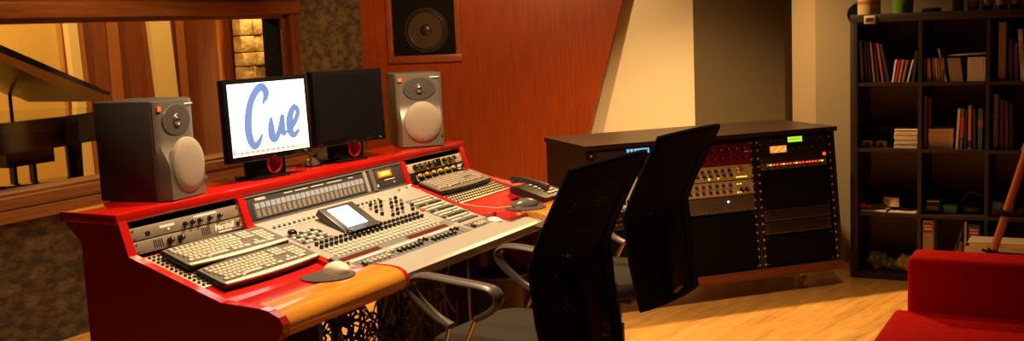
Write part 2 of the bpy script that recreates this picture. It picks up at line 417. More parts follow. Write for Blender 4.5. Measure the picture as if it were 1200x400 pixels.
b = B(); b.m(mat('woofer_cone', (0.055, 0.035, 0.022), 0.2, coat=0.6)); b.lathe([(0.128, 0.011), (0.124, 0.008), (0.04, 0.0050), (0.02, 0.005)], MD, 40); b.build('cone', None, ss)
b = B(); b.sph((0, 0, 0.006), 0.045, (1, 1, 0.55), MD); b.build('dust_cap', BLK, ss)
b = B(); b.tube([(0.1655 * math.cos(2 * PI * k / 48), 0.1655 * math.sin(2 * PI * k / 48), 0.007) for k in range(48)], 0.0022, 6, MD, closed=True); b.build('trim_ring', mat('dull_ring', (0.2, 0.14, 0.09), 0.25, metal=0.9), ss)
b = B()
for k in range(8): b.cyl((0.157 * math.cos(k * PI / 4), 0.157 * math.sin(k * PI / 4), 0.008), (0.157 * math.cos(k * PI / 4), 0.157 * math.sin(k * PI / 4), 0.012), 0.004, seg=8, M=MD)
b.build('bolts', BLKG, ss)

# ------------------------------------------------------------------ studio desk
SL = 0.31; SA = math.degrees(math.atan(SL))
def sz(y):
    if y > 2.17: return 0.778 + (y - 2.17) * SL
    if y > 2.03: return 0.776 + (y - 2.03) * 0.0143
    return 0.776
XL, XR = 2.25, 4.21
desk = thing('studio_desk', 'red lacquered studio desk with rear shelf and honey wood front edges', 'desk', loc=(0, 0, 0))
side = [(2.79, 1.0), (2.725, 0.94), (2.712, 0.925), (2.712, 0.0), (2.20, 0.0), (2.16, 0.30), (2.02, 0.62), (1.99, 0.685), (1.958, 0.72), (1.955, 0.745), (1.968, 0.764), (2.0, 0.777), (2.03, 0.782), (2.17, 0.787), (2.52, 0.895), (2.55, 1.0)]
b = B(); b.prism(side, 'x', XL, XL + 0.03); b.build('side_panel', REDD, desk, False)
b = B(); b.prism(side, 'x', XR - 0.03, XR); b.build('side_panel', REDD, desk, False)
# bright edge strips that cap the left and right side panels
def strip(x0, x1, name='edge_strip'):
    b = B(); b.prism([(2.548, 0.995), (2.517, 0.8965), (2.17, 0.789), (2.03, 0.784), (2.0, 0.779), (2.0, 0.773), (2.03, 0.778), (2.17, 0.783), (2.522, 0.890), (2.555, 0.995)], 'x', x0, x1)
    return b.build(name, RED, desk, False)
strip(XL - 0.001, XL + 0.031); strip(XR - 0.031, XR + 0.001)
b = B(); b.box((XL - 0.005, 2.55, 0.99), (XR + 0.005, 2.795, 1.02), bev=0.004); b.build('rear_shelf', RED, desk)
# red divider fins between the wings and the console
for x0 in (2.745, 3.70):
    b = B(); b.prism([(2.555, 0.99), (2.52, 0.885), (2.17, 0.778), (2.12, 0.778), (2.12, 0.80), (2.17, 0.792), (2.508, 0.897), (2.54, 0.99)], 'x', x0, x0 + 0.03)
    b.build('divider_fin', RED, desk, False)
# worktops of the wings (red) : sloping part and flat part
def wing(xs, name):
    b = B()
    y1 = 2.515
    # top polygon lofted along x stations, profile in yz
    prof = [(2.515, sz(2.515)), (2.17, 0.778), (2.09, 0.7765), (2.055, 0.776), (2.055, 0.745), (2.17, 0.748), (2.515, 0.85)]
    b.prism(prof, 'x', xs[0], xs[1]); return b.build(name, RED, desk, False)
wing((XL + 0.03, 2.745), 'worktop'); wing((3.73, XR - 0.03), 'worktop')
b = B(); b.prism([(4.18, 2.515), (4.21, 2.515), (4.29, 2.30), (4.32, 2.17), (4.32, 2.055), (4.18, 2.055)], 'z', 0.0, 0.03, None)
for v in b.bm.verts: v.co.z += sz(v.co.y) - 0.029
b.build('worktop_flare', RED, desk, False)
# red fillet between left wing and console front
b = B(); b.prism([(2.745, 2.20), (2.778, 2.20), (2.79, 2.14), (2.825, 2.095), (2.862, 2.08), (2.745, 2.08)], 'z', 0.735, 0.7765); b.build('worktop_corner', RED, desk, False)
def nose(x0, x1):
    b = B()
    pr = [(2.085, 0.7775), (2.02, 0.7775), (1.99, 0.773), (1.968, 0.762), (1.957, 0.745), (1.955, 0.728), (1.962, 0.712), (1.978, 0.700), (2.085, 0.697)]
    b.prism(pr, 'x', x0, x1); return b.build('wooden_front_edge', NOSE, desk)
nose(XL + 0.031, 2.845); nose(3.87, 4.32)
b = B(); b.prism([(2.085, 0.778), (2.02, 0.778), (1.99, 0.7735), (1.967, 0.7625), (1.956, 0.745), (1.954, 0.728), (1.961, 0.711), (1.978, 0.699), (2.085, 0.696)], 'x', 2.845, 2.862); b.build('front_edge_tip', RED, desk)
# console cradle, aprons, back
b = B(); b.prism([(2.52, 0.86), (2.52, 0.82), (2.06, 0.685), (2.06, 0.70)], 'x', 2.776, 3.86); b.build('console_tray', DARKW, desk, False)
b = B(); b.box((2.28, 2.12, 0.665), (4.18, 2.14, 0.72)); b.build('front_apron', DARKW, desk, False)
b = B(); b.box((2.28, 2.69, 0.62), (4.18, 2.705, 0.93)); b.box((3.80, 2.69, 0.02), (4.18, 2.705, 0.62)); b.build('back_panel', BLKM, desk, False)
b = B(); b.box((2.27, 2.56, 0.87), (4.18, 2.58, 0.99)); b.build('inner_back', BLKM, desk, False)
for x0 in (2.76, 3.70):
    b = B(); b.box((x0, 2.25, 0), (x0 + 0.02, 2.70, 0.72)); b.build('inner_upright', DARKW, desk, False)

# rack units in the desk: frame of the near-upright rack face
FT = math.degrees(math.atan2(0.035, 0.11))
def face_M(x, s):       # s = distance up along the face from z .886
    return T(x, 2.522 + s * math.sin(rad(FT)), 0.893 + s * math.cos(rad(FT))) @ Rx(-FT)
def screws(b, w, h, m=SILV, r=0.004):
    b.m(m)
    for x in (0.010, w - 0.010):
        for z in ((0.008, h - 0.008)):
            b.cyl((x, -0.003, z), (x, -0.0065, z), r, r * 0.8, 8)
def unit(name, label, M, w, h, facem, group=None, depth=0.12):
    t = thing(name, label, 'rack unit', M=M, group=group)
    b = B(); b.m(facem); b.box((0, -0.003, 0.0008), (w, 0.0, h - 0.0008), bev=0.0008); b.m(BLKM); b.box((0.02, 0.0, 0.002), (w - 0.02, depth, h - 0.002)); b.build('faceplate', None, t)
    b = B(); screws(b, w, h); b.build('mounting_screws', None, t)
    return t
def knobs(t, xs, z, r, h, body, mark=WHITE, label=None):
    me = knob_mesh(r, h, body, mark)
    for x in xs: inst('knob', me, t, T(x, -0.003, z) @ Rx(90), label)
WU = 0.462
u = unit('preamp_unit', 'brushed aluminium preamp with five small black knobs, upper unit on the left of the desk', face_M(2.282, 0.042), WU, 0.040, ALU)
knobs(u, (0.215, 0.246, 0.278, 0.322, 0.366), 0.017, 0.0075, 0.014, BLK)
b = B(); b.box((0.055, -0.006, 0.010), (0.072, -0.003, 0.022), bev=0.002); b.build('rocker_switch', BLK, u)
b = B(); b.box((0.115, -0.0036, 0.021), (0.175, -0.003, 0.029)); b.box((0.26, -0.0036, 0.028), (0.36, -0.003, 0.034)); b.build('printed_legend', WHITE, u)
b = B(); b.cyl((0.147, -0.003, 0.014), (0.147, -0.006, 0.014), 0.003, seg=8); b.build('pilot_light', LY, u)
u = unit('power_amplifier', 'brushed metal amplifier with white script logo, lower unit on the left of the desk', face_M(2.282, 0.0), WU, 0.040, ALU)
knobs(u, (0.137, 0.180), 0.020, 0.010, 0.017, BLK)
b = B()
for x0 in (0.075, 0.275):
    for k in range(5): b.box((x0 + k * 0.008, -0.0036, 0.008), (x0 + k * 0.008 + 0.0035, -0.003, 0.033))
b.build('vent_slots', BLKM, u)
text('Marshall', 0.026, WHITE, u, T(0.375, -0.0038, 0.022) @ UP, shear=0.35, bold=0.0008)
b = B(); b.box((0.345, -0.0036, 0.005), (0.405, -0.003, 0.009)); b.build('printed_legend', WHITE, u)
b = B(); b.box((0.432, -0.007, 0.012), (0.445, -0.003, 0.026), bev=0.002); b.build('rocker_switch', BLK, u)
u = unit('channel_strip_unit', 'cream faced unit with silver and black knobs, upper unit on the right of the desk', face_M(3.735, 0.042), 0.44, 0.040, CREAMU)
knobs(u, (0.06, 0.095, 0.135, 0.165, 0.20), 0.022, 0.011, 0.018, BLK); knobs(u, (0.075, 0.118, 0.178, 0.30, 0.345), 0.020, 0.009, 0.018, SILV, BLK, 'silver knob')
knobs(u, (0.285, 0.325, 0.365), 0.024, 0.009, 0.018, BLK)
b = B(); b.box((0.215, -0.004, 0.004), (0.268, -0.003, 0.036)); b.build('meter_window', BLKG, u)
u = unit('equaliser_unit', 'black unit with yellow capped knobs, lower rack unit on the right of the desk', face_M(3.735, 0.0), 0.44, 0.040, BLK)
knobs(u, [0.075 + 0.053 * k for k in range(6)], 0.026, 0.0075, 0.014, YELK, BLK)
knobs(u, [0.095 + 0.053 * k for k in range(6)], 0.013, 0.0075, 0.014, BLK, WHITE)
b = B()
for k in range(6): b.box((0.058 + 0.053 * k, -0.0036, 0.006), (0.061 + 0.053 * k, -0.003, 0.030)); b.box((0.058 + 0.053 * k, -0.0036, 0.006), (0.070 + 0.053 * k, -0.003, 0.0085))
b.box((0.385, -0.0036, 0.022), (0.415, -0.003, 0.032)); b.box((0.385, -0.0036, 0.012), (0.405, -0.003, 0.017)); b.build('printed_legend', WHITE, u)

# patch bays lying on the sloping wings
def slope_M(x, y, dz=0.0, rz=0): return T(x, y, sz(y) + dz) @ Rx(SA if y > 2.17 else 0) @ Rz(rz)
def patchbay(name, label, x, w, y0, y1, cols, rows):
    t = thing(name, label, 'patch bay', M=slope_M(x, y0, 0.0005)); ln = (y1 - y0) / math.cos(rad(SA))
    b = B(); b.box((0, 0, 0), (w, ln, 0.003), bev=0.001); b.build('panel', CREAMU, t)
    b1 = B(); b1.m(BLK); b2 = B(); b2.m(SILV)
    for i in range(cols):
        for j in range(rows):
            px_, py_ = 0.02 + (w - 0.04) * i / (cols - 1), 0.012 + (ln - 0.024) * j / (rows - 1)
            b1.cyl((px_, py_, 0.003), (px_, py_, 0.0085), 0.0052, 0.0046, 8)
            b2.cyl((px_, py_, 0.003), (px_, py_, 0.0042), 0.0062, seg=8)
    o1 = b1.build('jack_sockets', None, t); o1['kind'] = 'stuff'
    o2 = b2.build('jack_rings', None, t); o2['kind'] = 'stuff'
    return t
patchbay('patch_bay', 'cream patch bay of small sockets partly under the pair of keyboards on left wing', 2.284, 0.455, 2.275, 2.505, 24, 13)
patchbay('patch_bay', 'cream patch bay of black sockets in front of the single keyboard on right wing', 3.738, 0.45, 2.30, 2.505, 22, 11)

# ------------------------------------------------------------------ mixing console
mc = thing('mixing_console', 'large beige digital mixing console with meter bridge and lit touch screen', 'mixing console', loc=(0, 0, 0))
def cz(y): return 0.895 - (2.50 - y) * 0.3333 if y > 2.17 else 0.785 - (2.17 - y) * 0.2
xa, xb = 2.778, 3.698
b = B()
# surface body: stations in y with left/right x
st = [(2.51, xa, xb), (2.30, xa, xb), (2.20, xa, 3.715), (2.14, 2.79, 3.75), (2.095, 2.828, 3.82), (2.08, 2.864, 3.84), (2.03, 2.864, 3.86), (2.0, 2.864, 3.865), (1.985, 2.865, 3.865)]
rings = []
for (y, l, r) in st:
    zt = cz(y); bt_ = zt - (0.05 if y > 2.02 else (0.042 if y > 1.99 else 0.028)); zt2 = zt - (0.004 if y < 1.99 else 0)
    rings.append([(l, y, zt2), (r, y, zt2), (r, y, bt_), (l, y, bt_)])
b.m(CONS); b.loft(rings)
b.build('chassis', None, mc, False)
b = B()
def slab(x0, x1, y0, y1, m, h=0.0012, bb=None):
    bb = bb or b
    bb.m(m)
    a0, a1 = cz(y0), cz(y1)
    r_ = [[(x0, y0, a0 + h), (x1, y0, a0 + h), (x1, y0, a0 - 0.001), (x0, y0, a0 - 0.001)], [(x0, y1, a1 + h), (x1, y1, a1 + h), (x1, y1, a1 - 0.001), (x0, y1, a1 - 0.001)]]
    bb.loft(r_)
slab(2.82, 3.50, 2.095, 2.152, CONSG); slab(3.52, 3.70, 2.10, 2.15, CONSG)
slab(2.79, 3.50, 2.165, 2.215, CONSG)
slab(2.80, 2.96, 2.32, 2.40, CONSG); slab(3.51, 3.68, 2.17, 2.40, CONSG)
b.build('control_fields', None, mc, False)
b = B(); slab(2.812, 3.03, 2.172, 2.192, mat('strip_display', (0.10, 0.018, 0.012), 0.2), 0.003); b.build('display_strip', None, mc, False)
b = B(); slab(3.20, 3.46, 2.172, 2.192, MATS['strip_display'], 0.003); b.build('display_strip', None, mc, False)
b = B()
for (x0, x1) in ((2.83, 3.02), (3.04, 3.26), (3.30, 3.47)): slab(x0, x1, 2.1545, 2.1615, WHITE, 0.002)
b.build('scribble_strips', None, mc, False)
# faders
CM = lambda x, y, dz=0: T(x, y, cz(y) + dz) @ Rx(math.degrees(math.atan(0.3333 if y > 2.17 else 0.2)))
b = B(); b.m(BLKM)
fx = [2.842 + k * 0.0262 for k in range(24)] + [3.535, 3.56, 3.585, 3.61]
for x in fx: slab(x - 0.0015, x + 0.0015, 2.10, 2.148, BLKM, 0.0018)
b.build('fader_slots', None, mc, False)
def capmesh(m1, m2):
    b = B(); b.m(m1); b.box((-0.006, -0.010, 0.002), (0.006, 0.010, 0.012), bev=0.002); b.m(m2); b.box((-0.006, -0.001, 0.0115), (0.006, 0.001, 0.0128)); o = b.build('f'); me = o.data; bpy.data.objects.remove(o); return me
capw, capb = capmesh(CREAM, BLK), capmesh(BLK, WHITE)
random.seed(11)
for k, x in enumerate(fx):
    y = 2.112 if k % 8 < 6 else 2.135
    if 8 <= k < 14: y = 2.118
    wh = k in (1, 2, 3, 4, 5, 6, 7) or k > 24
    inst('fader', capw if wh else capb, mc, CM(x, y + random.uniform(-0.002, 0.002)), 'cream fader' if wh else 'black fader')
# encoders : two rows
kb_ = knob_mesh(0.0068, 0.013, BLK, WHITE); kg = knob_mesh(0.006, 0.010, SILV, BLK)
for k in range(24):
    x = 2.835 + k * 0.0262
    inst('knob', kb_, mc, CM(x, 2.277)); inst('knob', kb_, mc, CM(x + 0.003, 2.300))
for j, y in enumerate((2.335, 2.36, 2.385, 2.41, 2.435)):
    for i in range(7):
        if (i * 3 + j * 5) % 4 == 0: continue
        inst('knob', kb_ if (i + j) % 3 else kg, mc, CM(3.30 + i * 0.033, y))
# buttons
bu = B(); bu.m(BLK); bu.box((-0.005, -0.004, 0), (0.005, 0.004, 0.004), bev=0.001); o = bu.build('bb'); bblk = o.data; bpy.data.objects.remove(o)
bu = B(); bu.m(CREAM); bu.box((-0.0065, -0.004, 0), (0.0065, 0.004, 0.004), bev=0.001); o = bu.build('bb'); bcrm = o.data; bpy.data.objects.remove(o)
for k in range(24): inst('button', bblk, mc, CM(2.82 + k * 0.0262, 2.458))
for k in range(24):
    for y in (2.258, 2.240, 2.222): inst('button', bcrm, mc, CM(2.835 + k * 0.0262, y))
b = B(); b.m(CREAM)
for k in range(24):
    for y in (2.206, 2.472, 2.444):
        b.box((-0.006, -0.003, 0), (0.006, 0.003, 0.003), CM(2.835 + k * 0.0262, y))
for i in range(8):
    for j in range(4): b.m(BLK if (i + j) % 3 == 0 else CREAM); b.box((-0.006, -0.005, 0), (0.006, 0.005, 0.004), CM(2.812 + i * 0.019, 2.33 + j * 0.019, 0.001))
for i in range(9):
    for j in range(12):
        if (i * 7 + j * 5) % 11 == 0: continue
        b.m(CREAM if j % 3 else BLK); b.box((-0.007, -0.0045, 0), (0.007, 0.0045, 0.004), CM(3.522 + i * 0.0185, 2.176 + j * 0.0185, 0.001))
o = b.build('small_buttons', None, mc, False); o['kind'] = 'stuff'
b = B(); b.box((-0.009, -0.006, 0), (0.009, 0.006, 0.006), CM(3.50, 2.315), bev=0.001); b.build('red_button', mat('red_plastic', (0.7, 0.08, 0.02), 0.4), mc)
b = B(); b.sph((0, 0, 0.004), 0.017, (1, 1, 0.7), CM(2.84, 2.40)); b.build('trackball', BLKG, mc)
b = B(); b.lathe([(0.028, 0), (0.027, 0.006), (0.018, 0.010)], CM(3.69, 2.105)); b.build('jog_wheel', mat('pale_dial', (0.85, 0.83, 0.8), 0.35), mc)
b = B()
for (x, y) in ((3.66, 2.49), (3.66, 2.38), (3.68, 2.28), (3.69, 2.23), (3.60, 2.485), (2.80, 2.30)): b.cyl((0, 0, 0), (0, 0, 0.006), 0.006, 0.005, 10, CM(x, y))
b.build('chassis_screws', SILV, mc)
# touch screen unit
Ms = T(3.115, 2.375, cz(2.375) + 0.014) @ Rx(32) @ Matrix.Diagonal((0.86, 0.82, 1, 1))
b = B(); b.m(CONSD); b.box((-0.115, -0.085, -0.016), (0.115, 0.085, 0.012), Ms, bev=0.006); b.prism([(-0.09, -0.01), (0.09, 0.02), (0.09, -0.06), (-0.09, -0.01)], 'x', -0.09, 0.09, T(3.115, 2.375, cz(2.375)))
ts = b.build('touch_screen', None, mc)
b = B(); b.box((-0.078, -0.062, 0.0115), (0.058, 0.064, 0.0135), Ms); b.build('lit_panel', LCDG, ts, False)
b = B(); b.box((-0.112, 0.078, 0.011), (0.112, 0.083, 0.0135), Ms); b.build('bezel_highlight', CONS, ts, False)
# meter bridge
MB = T(2.778, 2.522, 0.892) @ Rx(-FT)
b = B(); b.m(CONSD); b.box((0, -0.006, 0), (0.922, 0.05, 0.100), MB, bev=0.003); b.m(CONSG); b.box((0.0, -0.009, 0.0), (0.922, -0.004, 0.010), MB); b.box((0.0, -0.009, 0.094), (0.922, -0.004, 0.100), MB)
br = b.build('meter_bridge', None, mc)
b = B(); b.box((0.03, -0.0078, 0.018), (0.655, -0.006, 0.074), MB); b.build('meter_window', mat('meter_glass', (0.10, 0.105, 0.12), 0.12, coat=0.5), br, False)
b = B(); b.m(mat('meter_segments', (0.42, 0.33, 0.22), 0.4)); 
for k in range(23):
    x = 0.04 + k * 0.0268
    for q in range(3): b.box((x + q * 0.0055, -0.0086, 0.022), (x + q * 0.0055 + 0.003, -0.0078, 0.048), MB)
b.build('level_meters', None, br, False)
b = B(); b.m(mat('meter_grey_tiles', (0.38, 0.42, 0.46), 0.4))
for k in range(23):
    x = 0.04 + k * 0.0268; b.box((x, -0.0086, 0.051), (x + 0.022, -0.0078, 0.070), MB)
b.build('channel_tiles', None, br, False)
text('YAMAHA', 0.013, WHITE, br, MB @ T(0.075, -0.0068, 0.083) @ UP, bold=0.0006)
b = B(); b.m(WHITE)
for (x0, x1) in ((0.20, 0.245), (0.26, 0.33), (0.35, 0.42), (0.44, 0.53), (0.57, 0.60)): b.box((x0, -0.0072, 0.0815), (x1, -0.006, 0.0845), MB)
b.build('printed_legend', None, br, False)
b = B(); b.m(CONS); b.box((0.662, -0.010, 0.012), (0.682, -0.004, 0.094), MB); b.m(CONSG); b.box((0.700, -0.012, 0.010), (0.725, -0.004, 0.096), MB)
b.m(KEYC)
for q in range(9): b.box((0.664, -0.011, 0.018 + q * 0.008), (0.680, -0.009, 0.022 + q * 0.008), MB)
b.build('master_meter', None, br, False)
b = B(); b.box((0.745, -0.008, 0.052), (0.855, -0.006, 0.090), MB); td = b.build('time_display', mat('amber_dark', (0.10, 0.05, 0.03), 0.3, emit=(0.5, 0.2, 0.05), es=0.15), br, False)
b = B(); b.box((0.756, -0.009, 0.057), (0.845, -0.0078, 0.081), MB); b.build('lit_window', AMB, td, False)
text('888888', 0.021, AMBK, td, MB @ T(0.800, -0.0094, 0.069) @ UP, name='digits')
b = B(); b.m(WHITE); b.box((0.79, -0.0072, 0.042), (0.86, -0.006, 0.045), MB); b.box((0.735, -0.0078, 0.022), (0.742, -0.006, 0.032), MB); b.cyl((0.85, -0.006, 0.028), (0.85, -0.009, 0.028), 0.003, seg=8, M=MB); b.build('printed_legend', None, br, False)

# ------------------------------------------------------------------ keyboards
bk = B(); bk.m(KEYC); bk.box((-0.5, -0.5, 0), (0.5, 0.5, 1.0)); 
for v in bk.bm.verts:
    if v.co.z > 0.5: v.co.x *= 0.78; v.co.y *= 0.74
o = bk.build('k', None, None, False); keymesh = o.data; bpy.data.objects.remove(o)
KEYSD = mat('key_grey_brown', (0.36, 0.30, 0.22), 0.5)
keymesh2 = keymesh.copy(); keymesh2.materials.clear(); keymesh2.materials.append(KEYSD)
KEYD = mat('keyboard_well', (0.10, 0.08, 0.06), 0.5)
def keyboard(label, M, basem, km, w=0.43, d=0.14):
    t = thing('keyboard', label, 'keyboard', M=M, group=None)
    b = B()
    n = 12; pts = []
    for i in range(n + 1):
        x = -w / 2 + w * i / n; pts.append((x, d / 2 + 0.012 * (1 - (2 * i / n - 1) ** 2)))
    pts += [(w / 2 + 0.004, -d / 2 + 0.004)] + [(w / 2 - w * i / n, -d / 2 - 0.010 * (1 - (2 * i / n - 1) ** 2)) for i in range(n + 1)] + [(-w / 2 - 0.004, -d / 2 + 0.004)]
    b.m(BLK); b.prism(pts, 'z', 0.002, 0.012)
    ins = [(x * 0.985, y * 0.96) for x, y in pts]
    b.m(basem); b.prism(ins, 'z', 0.012, 0.017)
    b.build('case', None, t, False)
    if km is keymesh:
        fr = [(w / 2 - w * i / n, -d / 2 - 0.0095 * (1 - (2 * i / n - 1) ** 2)) for i in range(n + 1)]
        b = B(); b.prism([(x * 0.985, y) for x, y in fr] + [(x * 0.985, y + 0.012 + 0.006 * (1 - (x / w * 2) ** 2)) for x, y in fr[::-1]], 'z', 0.012, 0.0185); b.build('palm_edge', CREAM, t, False)
    u = (w - 0.03) / 22.6; x0 = -w / 2 + 0.015; dy = (d - 0.026) / 6
    def key(cx, cy, wx=1.0): inst('key', km, t, T(x0 + cx * u, cy, 0.0165) @ Matrix.Diagonal((u * wx * 0.93, dy * 0.90, 0.006, 1)))
    rows = [d / 2 - 0.010 - dy * (k + 0.5) for k in range(6)]
    for k in range(13): key(0.5 + k * 1.14 + (0.15 if k else 0), rows[0], 0.9)
    for k in range(3): key(16.0 + k, rows[0], 0.9)
    for k in range(13): key(0.5 + k, rows[1])
    key(14.0, rows[1], 2)
    for k in range(14): key(0.9 + k * 1.05, rows[2])
    for k in range(13): key(1.1 + k * 1.05, rows[3])
    for k in range(12): key(1.4 + k * 1.08, rows[4])
    for (x, ww) in ((0.7, 1.3), (2.1, 1.3), (3.5, 1.3), (7.2, 5.6), (10.9, 1.3), (12.3, 1.3), (14.0, 1.6)): key(x, rows[5], ww)
    for r in (1, 2):
        for k in range(3): key(16.0 + k, rows[r])
    for k in range(3): key(16.0 + k, rows[5])
    key(17.0, rows[4])
    for r in (1, 2, 3, 4):
        for k in range(3): key(19.4 + k, rows[r])
    key(19.9, rows[5], 2)
    return t
keyboard('cream computer keyboard on the left wing, the rear one of the pair', slope_M(2.545, 2.415, 0.012, 0) @ Rz(-1.5), KEYD, keymesh, 0.43, 0.125)
keyboard('cream computer keyboard on the left wing, nearest the front, beside the round mouse pad', slope_M(2.545, 2.285, 0.006, 0) @ Rz(0), KEYD, keymesh, 0.43, 0.118)
keyboard('grey brown computer keyboard resting below the right rack units on the right wing', slope_M(3.945, 2.435, 0.010, 0), KEYB, keymesh2, 0.41, 0.115)

# mouse pads and mice
def pad(label, x, y, r, z, asp=1.0):
    b = B(); b.m(PADM); b.lathe([(r, 0), (r, 0.0035), (r - 0.002, 0.004)], seg=40, sy=asp)
    o = b.build('mouse_pad'); o.matrix_world = T(x, y, z) @ (Rx(0)); return tag(o, label, 'mouse pad')
pad('dark round mouse pad on the left wing by the honey wood edge', 2.66, 2.118, 0.088, 0.778, 0.95)
pad('dark round mouse pad on the right wing in front of the telephone', 3.965, 2.115, 0.088, 0.778, 0.95)
def mouse(label, M, topm, basem, s=1.0):
    t = thing('computer_mouse', label, 'mouse', M=M)
    def body(z0, z1, k, m, nm, fw_=1.0):
        b = B(); rings = []
        N = 12
        for i in range(N + 1):
            u_ = i / N; y = -0.058 + 0.116 * u_
            wv = 0.032 * (1 - abs(2 * u_ - 1) ** 3.2) ** 0.5 * fw_ + 0.0005; hv = (z1 - z0) * (math.sin(PI * min(1, u_ * 0.92 + 0.04)) ** 0.6) * (1.1 - 0.25 * u_) + 0.0005
            rings.append([(wv * math.cos(PI * j / 8) * s, y * s, (z0 + hv * math.sin(PI * j / 8)) * s) for j in range(9)])
        b.loft(rings); return b.build(nm, m, t)
    body(0.0, 0.012, 1, basem, 'base', 1.04); body(0.004, 0.034, 1, topm, 'shell')
    b = B(); b.cyl((-0.003, 0.030, 0.030), (0.003, 0.030, 0.030), 0.009, seg=12); b.build('scroll_wheel', BLK, t)
    b = B(); b.box((-0.0006, 0.02, 0.026), (0.0006, 0.055, 0.0335)); b.build('button_gap', BLK, t)
    return t
mouse('cream computer mouse on the dark round pad of left wing', T(2.705, 2.115, 0.782) @ Rz(-20), CREAM, CREAM)
mouse('grey computer mouse on the dark round pad of right wing', T(3.975, 2.125, 0.782) @ Rz(40), mat('mouse_grey', (0.12, 0.10, 0.085), 0.25), BLK)
mouse('dark and silver mouse lying on the rear shelf between the screens', T(3.345, 2.70, 1.021) @ Rz(-70), mat('mouse_silver', (0.42, 0.38, 0.34), 0.3, metal=0.5), BLK)
b = B(); b.tube([(3.94, 2.16, 0.785), (3.88, 2.20, 0.7865), (3.80, 2.24, 0.803), (3.76, 2.29, 0.818), (3.745, 2.40, 0.855)], 0.0018, 6)
tag(b.build('mouse_cable', CREAM), 'thin pale mouse cable running across the red right wing', 'cable')
b = B(); b.tube([(3.25, 2.715, 1.022), (3.20, 2.74, 1.022), (3.12, 2.735, 1.022), (3.05, 2.75, 1.022)], 0.002, 6)
tag(b.build('mouse_cable', BLK), 'short black cable trailing from mouse on the rear shelf', 'cable')

# telephone
ph = thing('telephone', 'black desk telephone at the far right end of the desk', 'telephone', M=T(4.205, 2.175, 0.778) @ Rz(-6) @ Rx(3))
b = B(); b.prism([(-0.09, 0.0), (0.09, 0.0), (0.09, 0.05), (0.06, 0.055), (-0.09, 0.022)], 'x', -0.09, 0.09); b.build('base', BLK, ph)
b = B(); b.tube([(-0.065, -0.085, 0.062), (-0.068, -0.04, 0.076), (-0.068, 0.04, 0.086), (-0.065, 0.09, 0.080)], [0.017, 0.012, 0.012, 0.018], 10, sx=1.3); b.build('handset', BLK, ph)
bkk = B(); bkk.m(CREAM); bkk.box((-0.008, -0.006, 0), (0.008, 0.006, 0.004), bev=0.001); o = bkk.build('x'); pk = o.data; bpy.data.objects.remove(o)
for i in range(3):
    for j in range(5): inst('key', pk, ph, T(-0.01 + i * 0.026, -0.06 + j * 0.024, 0.031 + j * 0.0053) @ Rx(12))
b = B(); b.box((0.0, 0.062, 0.056), (0.07, 0.085, 0.058)); b.build('display', mat('phone_display', (0.3, 0.28, 0.2), 0.3), ph)

# ------------------------------------------------------------------ monitors
def ring_stand(t):
    b = B(); b.box((-0.085, -0.05, 0.0), (0.075, 0.07, 0.010), bev=0.004); b.build('foot', BLKG, t)
    cx_, cz_, ra = 0.020, 0.052, 0.043
    N = 48; ro = []; ri = []
    for k in range(N):
        a = 2 * PI * k / N; c_, s_2 = math.cos(a), math.sin(a)
        m_ = min((0.050 if c_ > 0 else 0.085) / max(abs(c_), 1e-3), (0.052 if s_2 > 0 else 0.044) / max(abs(s_2), 1e-3))
        ro.append((cx_ + c_ * m_, cz_ + s_2 * m_)); ri.append((cx_ + ra * 0.80 * c_, cz_ + ra * 0.92 * s_2))
    b = B()
    b.loft([[(x, 0.035, z) for x, z in ro], [(x, -0.03, z) for x, z in ro], [(x, -0.03, z) for x, z in ri], [(x, 0.035, z) for x, z in ri]], caps=False)
    b.build('stand_neck', BLKG, t)
    b = B(); b.loft([[(x, -0.032, z) for x, z in ri], [(cx_ + (x - cx_) * 0.86, -0.034, cz_ + (z - cz_) * 0.88) for x, z in ri], [(cx_ + (x - cx_) * 0.86, 0.03, cz_ + (z - cz_) * 0.88) for x, z in ri]], caps=False)
    b.build('ring_trim', mat('red_ring', (0.85, 0.03, 0.02), 0.25, coat=0.5), t)
    b = B(); b.cyl((cx_, 0.030, cz_), (cx_, 0.034, cz_), 0.042, seg=24); b.build('ring_backing', mat('ring_inner', (0.30, 0.01, 0.01), 0.3), t)
def monitor(label, M, w, h, lit, tilt=0.0, roll=0.0):
    t = thing('monitor', label, 'monitor', M=M)
    ring_stand(t)
    P = T(0, -0.03, 0.068 + h / 2) @ Ry(roll) @ Rx(-tilt)
    b = B(); b.m(BLKG); b.box((-w / 2, -0.012, -h / 2), (w / 2, 0.022, h / 2), P, bev=0.004); b.m(BLK); b.box((-w * 0.3, 0.02, -h * 0.3), (w * 0.3, 0.05, h * 0.3), P, bev=0.01)
    bz = b.build('bezel', None, t)
    b = B(); b.box((-w / 2 + 0.016, -0.0135, -h / 2 + 0.022), (w / 2 - 0.014, -0.0115, h / 2 - 0.016), P)
    sc = b.build('screen', GLOWS if lit else mat('dark_screen', (0.008, 0.007, 0.007), 0.15), t, False)
    b = B()
    b.cyl((w * 0.42, -0.012, -h / 2 + 0.011), (w * 0.42, -0.015, -h / 2 + 0.011), 0.004, seg=12, M=P); b.build('power_button', SILV, t)
    text('LG', 0.008, SILV, t, P @ T(0.01, -0.0126, -h / 2 + 0.010) @ UP)
    return t, sc, P
